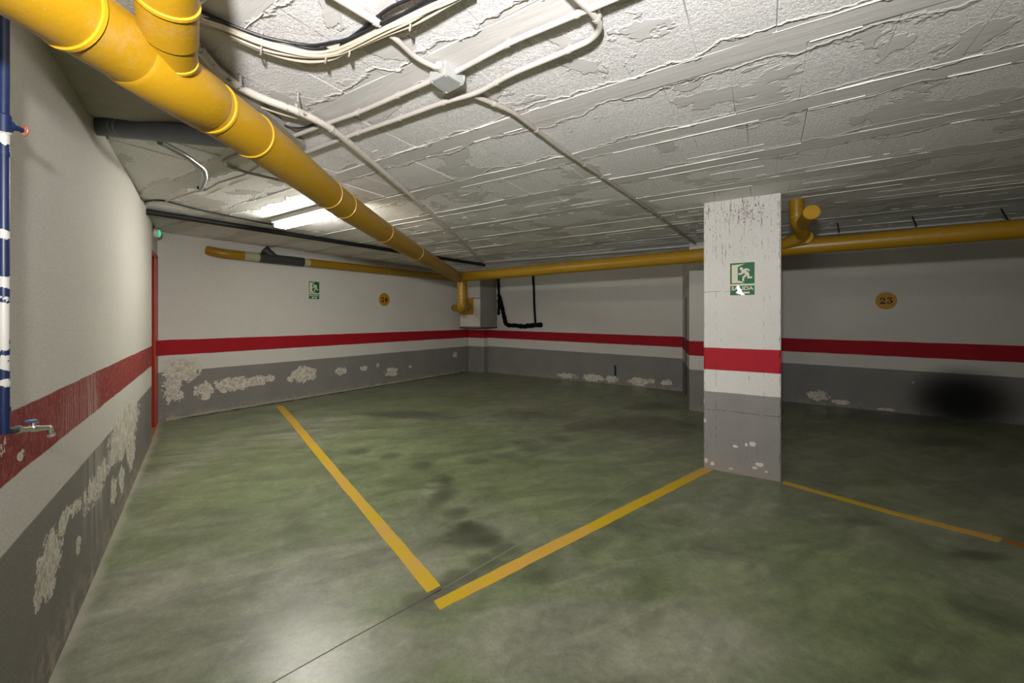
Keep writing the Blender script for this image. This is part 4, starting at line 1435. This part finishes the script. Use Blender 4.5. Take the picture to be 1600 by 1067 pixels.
# ------------------------------------------------------------------ fluorescent lamp
f0 = soff(437, 356, ZC - .085)
jw3 = Vector((JW.x, JW.y, 0))
fd = Vector((0.835, -0.55, 0)).normalized()
fn = Vector((fd.y, -fd.x, 0))
lampo = thing('ceiling_lamp', (f0.x + fd.x * .6, f0.y + fd.y * .6, ZC), 'lit fluorescent batten lamp on the ceiling partly behind the yellow pipe', 'lamp')
cent = Vector((f0.x, f0.y, 0)) + fd * 0.62
ang = math.atan2(fd.y, fd.x)
bm = bmesh.new()
put_box(bm, Vector((cent.x, cent.y, ZC - .022)), 1.26, .17, .044, ang, .006)
obj('lamp_body', bm, M['lamp_white'], lampo)
bm = bmesh.new()
put_box(bm, Vector((cent.x, cent.y, ZC - .068)), 1.20, .118, .048, ang, .012)
obj('diffuser', bm, tube_light(), lampo)
for sg in (-1, 1):
    bm = bmesh.new()
    q = cent + fd * (sg * .612)
    put_box(bm, Vector((q.x, q.y, ZC - .064)), .024, .128, .056, ang, .006)
    obj('end_cap', bm, M['lamp_white'], lampo)

# emergency lamp over the door
ep = W_LEFT.hit(239.5, 364, -set_back)
el = thing('emergency_lamp', (ep.x, ep.y, ep.z), 'small round emergency lamp glowing green above the red door', 'lamp')
dirn = nn
bm = bmesh.new()
ze = Vector((0, 0, 1))
put_tube(bm, [ep - dirn * .01, ep + dirn * .035, ep + dirn * .045], [.050, .050, .042], 20)
obj('housing', bm, M['lamp_white'], el, True)
bm = bmesh.new()
put_tube(bm, [ep + dirn * .044, ep + dirn * .058, ep + dirn * .066], [.042, .036, .012], 20)
obj('lens', bm, green_light(), el, True)
bm = bmesh.new()
put_tube(bm, [W_LEFT.pt(W_LEFT.u(ep) - .01, ep.z + .05, -set_back + .006), W_LEFT.pt(W_LEFT.u(ep) - .01, ZC, -set_back + .006)], .005, 6)
obj('feed_cable', bm, M['cable_black'], el)

# ------------------------------------------------------------------ black hose on the right wall
bm = bmesh.new()
v0, v1 = W_RIGHT.hit(831.5, 428, .035), W_RIGHT.hit(836.5, 506, .035)
v0.z += .12
put_tube(bm, spline([v0, v0.lerp(v1, .35) + Vector((.01, 0, 0)), v0.lerp(v1, .7), v1], 6), .024, 12)
hz_ = [W_RIGHT.hit(x, y, .05) for x, y in ((780, 462), (784, 478), (788, 496), (792, 507), (806, 508.5), (820, 510), (834, 508), (846, 507.5))]
hp = spline(hz_, 7)
put_tube(bm, hp, [.046 + .018 * mnoise.noise(Vector((i * .55, 2, 0))) + .010 * mnoise.noise(Vector((i * 1.7, 8, 0))) for i in range(len(hp))], 12)
hl = [W_RIGHT.hit(x, y, .05) for x, y in ((778, 434), (779, 450), (779.5, 470), (779, 492))]
put_tube(bm, spline(hl, 6), [.03 + .014 * mnoise.noise(Vector((i * .8, 5, 0))) for i in range(19)], 10)
hose = tag(obj('insulated_hose', bm, M['foam'], None, True), 'black foam-wrapped pipe bent along the right wall beside the duct box', 'pipe')
for x, y in ((779.5, 462), (825, 508), (844, 507)):
    p = W_RIGHT.hit(x, y, .055)
    bm = bmesh.new()
    bmesh.ops.create_icosphere(bm, subdivisions=2, radius=.045, matrix=Matrix.Translation(p))
    for v in bm.verts:
        v.co += (v.co - p) * .35 * mnoise.noise(v.co * 22)
    obj('foam_lump', bm, M['foam'], hose, True)
# small weep pipe low on the right wall
bm = bmesh.new()
a, b = W_RIGHT.hit(961, 571, .02), W_RIGHT.hit(961.5, 587, .02)
put_tube(bm, [a, b], .016, 10)
tag(obj('weep_pipe', bm, M['black'], None, True), 'short black upright pipe end low on the right wall', 'pipe')

# ------------------------------------------------------------------ blue water pipe, valve and tap on the left wall
OFF = 0.028
bt, bb = W_LEFT.hit(6.2, 40, OFF), W_LEFT.hit(6.2, 678, OFF)
bt.z = ZC
bm = bmesh.new()
put_tube(bm, [bt, bb], 0.0105, 16)
bpipe = tag(obj('water_pipe', bm, M['blue'], None, True), 'flaking blue vertical water pipe at the left edge of the frame', 'pipe')
vz = W_LEFT.hit(8, 196, OFF).z
vp = Vector((bb.x, bb.y, vz))
bm = bmesh.new()
put_tube(bm, [vp + Vector((0, 0, -.028)), vp + Vector((0, 0, -.024)), vp + Vector((0, 0, .024)), vp + Vector((0, 0, .028))], [.0115, .015, .015, .0115], 14)
tee = obj('tee_fitting', bm, M['blue'], bpipe, True)
bm = bmesh.new()
vd = (Vector((nn.x, nn.y, 0)) * 0.80 + Vector((W_LEFT.d.x, W_LEFT.d.y, 0)) * .60).normalized()
vtip = vp + vd * .036
put_tube(bm, [vp, vp + vd * .008, vp + vd * .009, vp + vd * .016, vp + vd * .017, vtip], [.011, .011, .014, .014, .0085, .006], 14)
stem = obj('valve_stem', bm, M['blue'], bpipe, True)
bm = bmesh.new()
ringp = []
xv, yv = frame_of(vd)
for i in range(17):
    a = 2 * math.pi * i / 16
    ringp.append(vtip + vd * .003 + (xv * math.cos(a) + yv * math.sin(a)) * .014)
put_tube(bm, ringp, .0032, 8)
for i in range(4):
    a = math.pi / 2 * i + .4
    put_tube(bm, [vtip + vd * .003, vtip + vd * .003 + (xv * math.cos(a) + yv * math.sin(a)) * .0135], .0022, 6)
put_tube(bm, [vtip - vd * .002, vtip + vd * .007], .005, 8)
obj('handwheel', bm, M['handwheel'], bpipe, True)
for y in (240, 600, 640):
    p = W_LEFT.hit(6.2, y, OFF)
    bm = bmesh.new()
    put_tube(bm, [p - Vector((0, 0, .006)), p + Vector((0, 0, .006))], .0125, 14)
    put_tube(bm, [p, p - Vector((nn.x, nn.y, 0)) * OFF], .005, 6)
    obj('pipe_clamp', bm, M['blue'], bpipe, True)

tp0 = W_LEFT.hit(12, 673, OFF)
ta = W_LEFT.hit(26, 671.5, OFF + .012)
tb = W_LEFT.hit(76, 668, OFF + .040)
td = (tb - ta).normalized()
tap = thing('water_tap', ta, 'chrome garden tap with a blue lever on the left wall', 'tap')
bm = bmesh.new()
put_tube(bm, [tp0, ta], .0095, 12)
obj('elbow', bm, M['dark_pvc'], tap, True)
L = (tb - ta).length
bm = bmesh.new()
put_tube(bm, [ta, ta + td * .004, ta + td * .005, ta + td * L * .38, ta + td * L * .39, ta + td * L * .62, ta + td * L * .63, tb], [.0125, .0125, .008, .008, .0105, .0105, .0078, .0078], 16)
body = obj('tap_body', bm, M['chrome'], tap, True)
bm = bmesh.new()
sp_e = tb + td * .014 + Vector((0, 0, -.024))
put_tube(bm, fillet([tb - td * .006, tb + td * .008, sp_e], .012, 5), .0082, 14)
ring('spout_lip', sp_e, sp_e - tb, .0085, .007, M['chrome'], tap, 14, .0025)
obj('spout', bm, M['chrome'], tap, True)
bs = ta + td * L * .5
bm = bmesh.new()
put_tube(bm, [bs, bs + Vector((0, 0, .012)), bs + Vector((0, 0, .020))], [.008, .006, .006], 12)
obj('bonnet', bm, M['chrome'], tap, True)
bm = bmesh.new()
lv = bs + Vector((0, 0, .024))
put_tube(bm, [lv - td * .040, lv - td * .032, lv - td * .015, lv + td * .006, lv + td * .010], [.002, .006, .0075, .007, .003], 12)
bmesh.ops.scale(bm, vec=(1, 1, .7), space=Matrix.Translation(-lv), verts=bm.verts)
obj('lever', bm, M['blue_lever'], tap, True)['label'] = 'blue lever handle'
bm = bmesh.new()
put_tube(bm, [lv + td * .008 - Vector((0, 0, .004)), lv + td * .026 - Vector((0, 0, .006))], .0018, 6)
obj('lever_pin', bm, M['chrome'], tap, True)

# ------------------------------------------------------------------ signs
def poly_plate(name, pts, line, off, thick, mat, parent):
    """pts: list of (u, z) on a wall plane"""
    bm = bmesh.new()
    vs = [bm.verts.new(line.pt(u, z, off + thick)) for u, z in pts]
    f = bm.faces.new(vs)
    r = bmesh.ops.extrude_face_region(bm, geom=[f])
    n = Vector((line.n.x, line.n.y, 0)) * -thick
    bmesh.ops.translate(bm, vec=n, verts=[g for g in r['geom'] if isinstance(g, bmesh.types.BMVert)])
    bmesh.ops.triangulate(bm, faces=bm.faces[:])
    return obj(name, bm, mat, parent)

def text_plate(name, body, line, u, z, size, off, mat, parent, sx=1.0, flip=1, align='CENTER'):
    cu_ = bpy.data.curves.new(name, 'FONT')
    cu_.body = body
    cu_.size = size
    cu_.align_x = align
    cu_.align_y = 'CENTER'
    cu_.extrude = 0.0004
    cu_.offset = size * 0.03
    tmp = bpy.data.objects.new(name, cu_)
    me = bpy.data.meshes.new_from_object(tmp)
    bpy.data.objects.remove(tmp)
    bm = bmesh.new()
    bm.from_mesh(me)
    bpy.data.meshes.remove(me)
    for v in bm.verts:
        x, y, e = v.co
        v.co = line.pt(u + flip * x * sx, z + y, off + e)
    return obj(name, bm, mat, parent)

def exit_sign(line, x0, x1, y0, ym0, ym1, y1, label, flip, patched):
    """running-man panel above a lettered panel; x, y are where it hangs on its surface"""
    mid = (x0 + x1) / 2
    uL, uR = line.u(line.hit(x0, y0)), line.u(line.hit(x1, y0))
    zt, zm0, zm1, zb_ = (line.hit(mid, y).z for y in (y0, ym0, ym1, y1))
    U = lambda f: uL + (uR - uL) * f
    sgn = thing('exit_sign', line.pt(U(.5), zb_, 0), label, 'sign', 'exit signs')
    m_ = 0.05
    poly_plate('backing', [(U(-.04), zb_ - .005), (U(1.04), zb_ - .005), (U(1.04), zt + .005), (U(-.04), zt + .005)], line, 0.0, .0025, M['sign_pale'], sgn)
    pan = poly_plate('picture_panel', [(U(0), zm0), (U(1), zm0), (U(1), zt), (U(0), zt)], line, .0025, .001, M['sign_green'], sgn)
    let = poly_plate('letter_panel', [(U(0), zb_), (U(1), zb_), (U(1), zm1), (U(0), zm1)], line, .0025, .001, M['sign_green'], sgn)
    def pic(pts):      # pictogram drawn in a 760 x 670 field
        return [(U((x - 420) / 760), zt + (zm0 - zt) * (y - 415) / 675) for x, y in pts]
    poly_plate('open_door', pic([(468, 470), (700, 468), (885, 440), (660, 545), (660, 975), (780, 1010), (868, 1062), (470, 1060)]), line, .0035, .0006, M['sign_pale'], pan)
    man = [(765, 672), (860, 612), (960, 598), (1045, 668), (1012, 702), (940, 650), (925, 672), (1000, 740), (1025, 795), (1012, 862), (1112, 866), (1100, 922), (955, 922), (965, 850), (935, 840), (862, 905),
           (862, 1003), (798, 1003), (805, 872), (900, 780), (832, 742), (812, 790), (680, 804), (680, 740), (770, 742)]
    poly_plate('running_figure', pic(man), line, .0035, .0006, M['sign_pale'], pan)
    poly_plate('figure_head', pic([(770 + 55 * math.cos(a), 607 + 52 * math.sin(a)) for a in [2 * math.pi * i / 16 for i in range(16)]]), line, .0035, .0006, M['sign_pale'], pan)
    hl_ = zm1 - zb_
    width = abs(uR - uL)
    tz = zm1 - hl_ * .30
    t = text_plate('lettering', 'SALIDA', line, U(.5), tz, hl_ * .52, .0036, M['sign_pale'], let, 1.0, 1 if uR > uL else -1)
    us = [line.u(t.matrix_basis.translation)]
    tw = max(v.co.dot(Vector((line.d.x, line.d.y, 0))) for v in t.data.vertices) - min(v.co.dot(Vector((line.d.x, line.d.y, 0))) for v in t.data.vertices)
    sc = width * .92 / tw
    dv3 = Vector((line.d.x, line.d.y, 0))
    for v in t.data.vertices:
        v.co += dv3 * (v.co.dot(dv3) * (sc - 1))
    za = zb_ + hl_ * .26
    a_ = hl_ * .10
    poly_plate('arrow', [(U(.22), za), (U(.36), za + hl_ * .20), (U(.36), za + a_), (U(.80), za + a_), (U(.80), za - a_), (U(.36), za - a_), (U(.36), za - hl_ * .20)], line, .0036, .0006, M['sign_pale'], let)
    if patched:
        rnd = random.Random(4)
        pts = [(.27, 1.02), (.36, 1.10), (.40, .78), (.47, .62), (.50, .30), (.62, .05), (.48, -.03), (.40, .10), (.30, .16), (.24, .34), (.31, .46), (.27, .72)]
        p = poly_plate('whitish_patch', [(U(x), zb_ + hl_ * y) for x, y in pts], line, .0042, .0008, M['sign_patch'], let)  # irregular whitish polygon laid over the letters
        p['label'] = 'whitish patch over the letters'
    return sgn

exit_sign(W_COL, 1141, 1179, 410.5, 443.5, 446.5, 461, 'green exit sign with a whitish patch over its lettering on the column', 1, True)
exit_sign(W_BACK, 482.5, 498.7, 440, 457.6, 459.4, 467, 'small intact green exit sign on the back wall', -1, False)

DIG = {  # stencil-like numerals in a 10 x 14 field
    '2': [[(0.5, 9.6), (0.5, 11.4), (2, 13.4), (5, 14), (8, 13.3), (9.6, 11), (9.2, 8.6), (6.4, 5.8), (3.6, 3.4), (8.2, 3.4), (8.8, 4.6), (9.8, 4.6), (9.6, 0), (0.3, 0), (0.3, 1.6), (4.6, 6), (6.3, 8.6), (6.6, 10.8), (5.4, 12.4), (3.8, 12.2), (3.4, 10.4), (2.6, 9.2), (1.2, 8.9)]],
    '3': [[(0.8, 14), (9.4, 14), (9.4, 12.6), (5.6, 8.8), (8.4, 8.2), (9.8, 6.2), (9.6, 3), (7.8, 0.8), (4.8, 0), (1.8, 0.6), (0.2, 2.4), (0.6, 4.2), (2.2, 4.6), (3.4, 3.4), (3.2, 1.8), (4.6, 1.2), (6.2, 2.4), (6.7, 4.6), (6.0, 6.8), (4.2, 7.4), (2.8, 7.2), (2.6, 7.8), (6.4, 11.8), (2.6, 11.8), (1.8, 10.6), (0.8, 10.6)]],
    '4': [[(5.2, 14), (8.2, 14), (8.2, 5.4), (9.8, 5.4), (9.8, 3.6), (8.2, 3.6), (8.2, 1.4), (9.2, 0.8), (9.2, 0), (3.8, 0), (3.8, 0.8), (5.0, 1.4), (5.0, 3.6), (0.2, 3.6), (0.2, 5.0)]],
}
def number_disc(line, px, py, rx, ry, text, label):
    c = line.hit(px, py)
    uc = line.u(c)
    ru_ = abs(line.u(line.hit(px + rx, py)) - line.u(line.hit(px - rx, py))) / 2
    rv = ry * c.y / F
    sg = 1 if line.u(line.hit(px + 3, py)) > uc else -1
    d = thing('bay_number_disc', line.pt(uc, c.z - rv), label, 'sign', 'bay number discs')
    poly_plate('disc', [(uc + ru_ * math.cos(a), c.z + rv * math.sin(a)) for a in [2 * math.pi * i / 40 for i in range(40)]], line, 0, .003, M['disc'], d)
    hh = rv * .74
    for i, ch in enumerate(text):
        x0 = (-.60 if i == 0 else .06) * ru_
        wdt = .54 * ru_
        for pl_ in DIG[ch]:
            poly_plate('numeral', [(uc + sg * (x0 + wdt * x / 10), c.z - hh / 2 + hh * y / 14) for x, y in pl_], line, .003, .0006, M['ink'], d)
number_disc(W_BACK, 600.5, 468, 8.3, 10.2, '24', 'round amber disc reading 24 on the back wall')
number_disc(W_RIGHT, 1384.5, 469.8, 17.2, 13.4, '23', 'round amber disc reading 23 on the right wall')
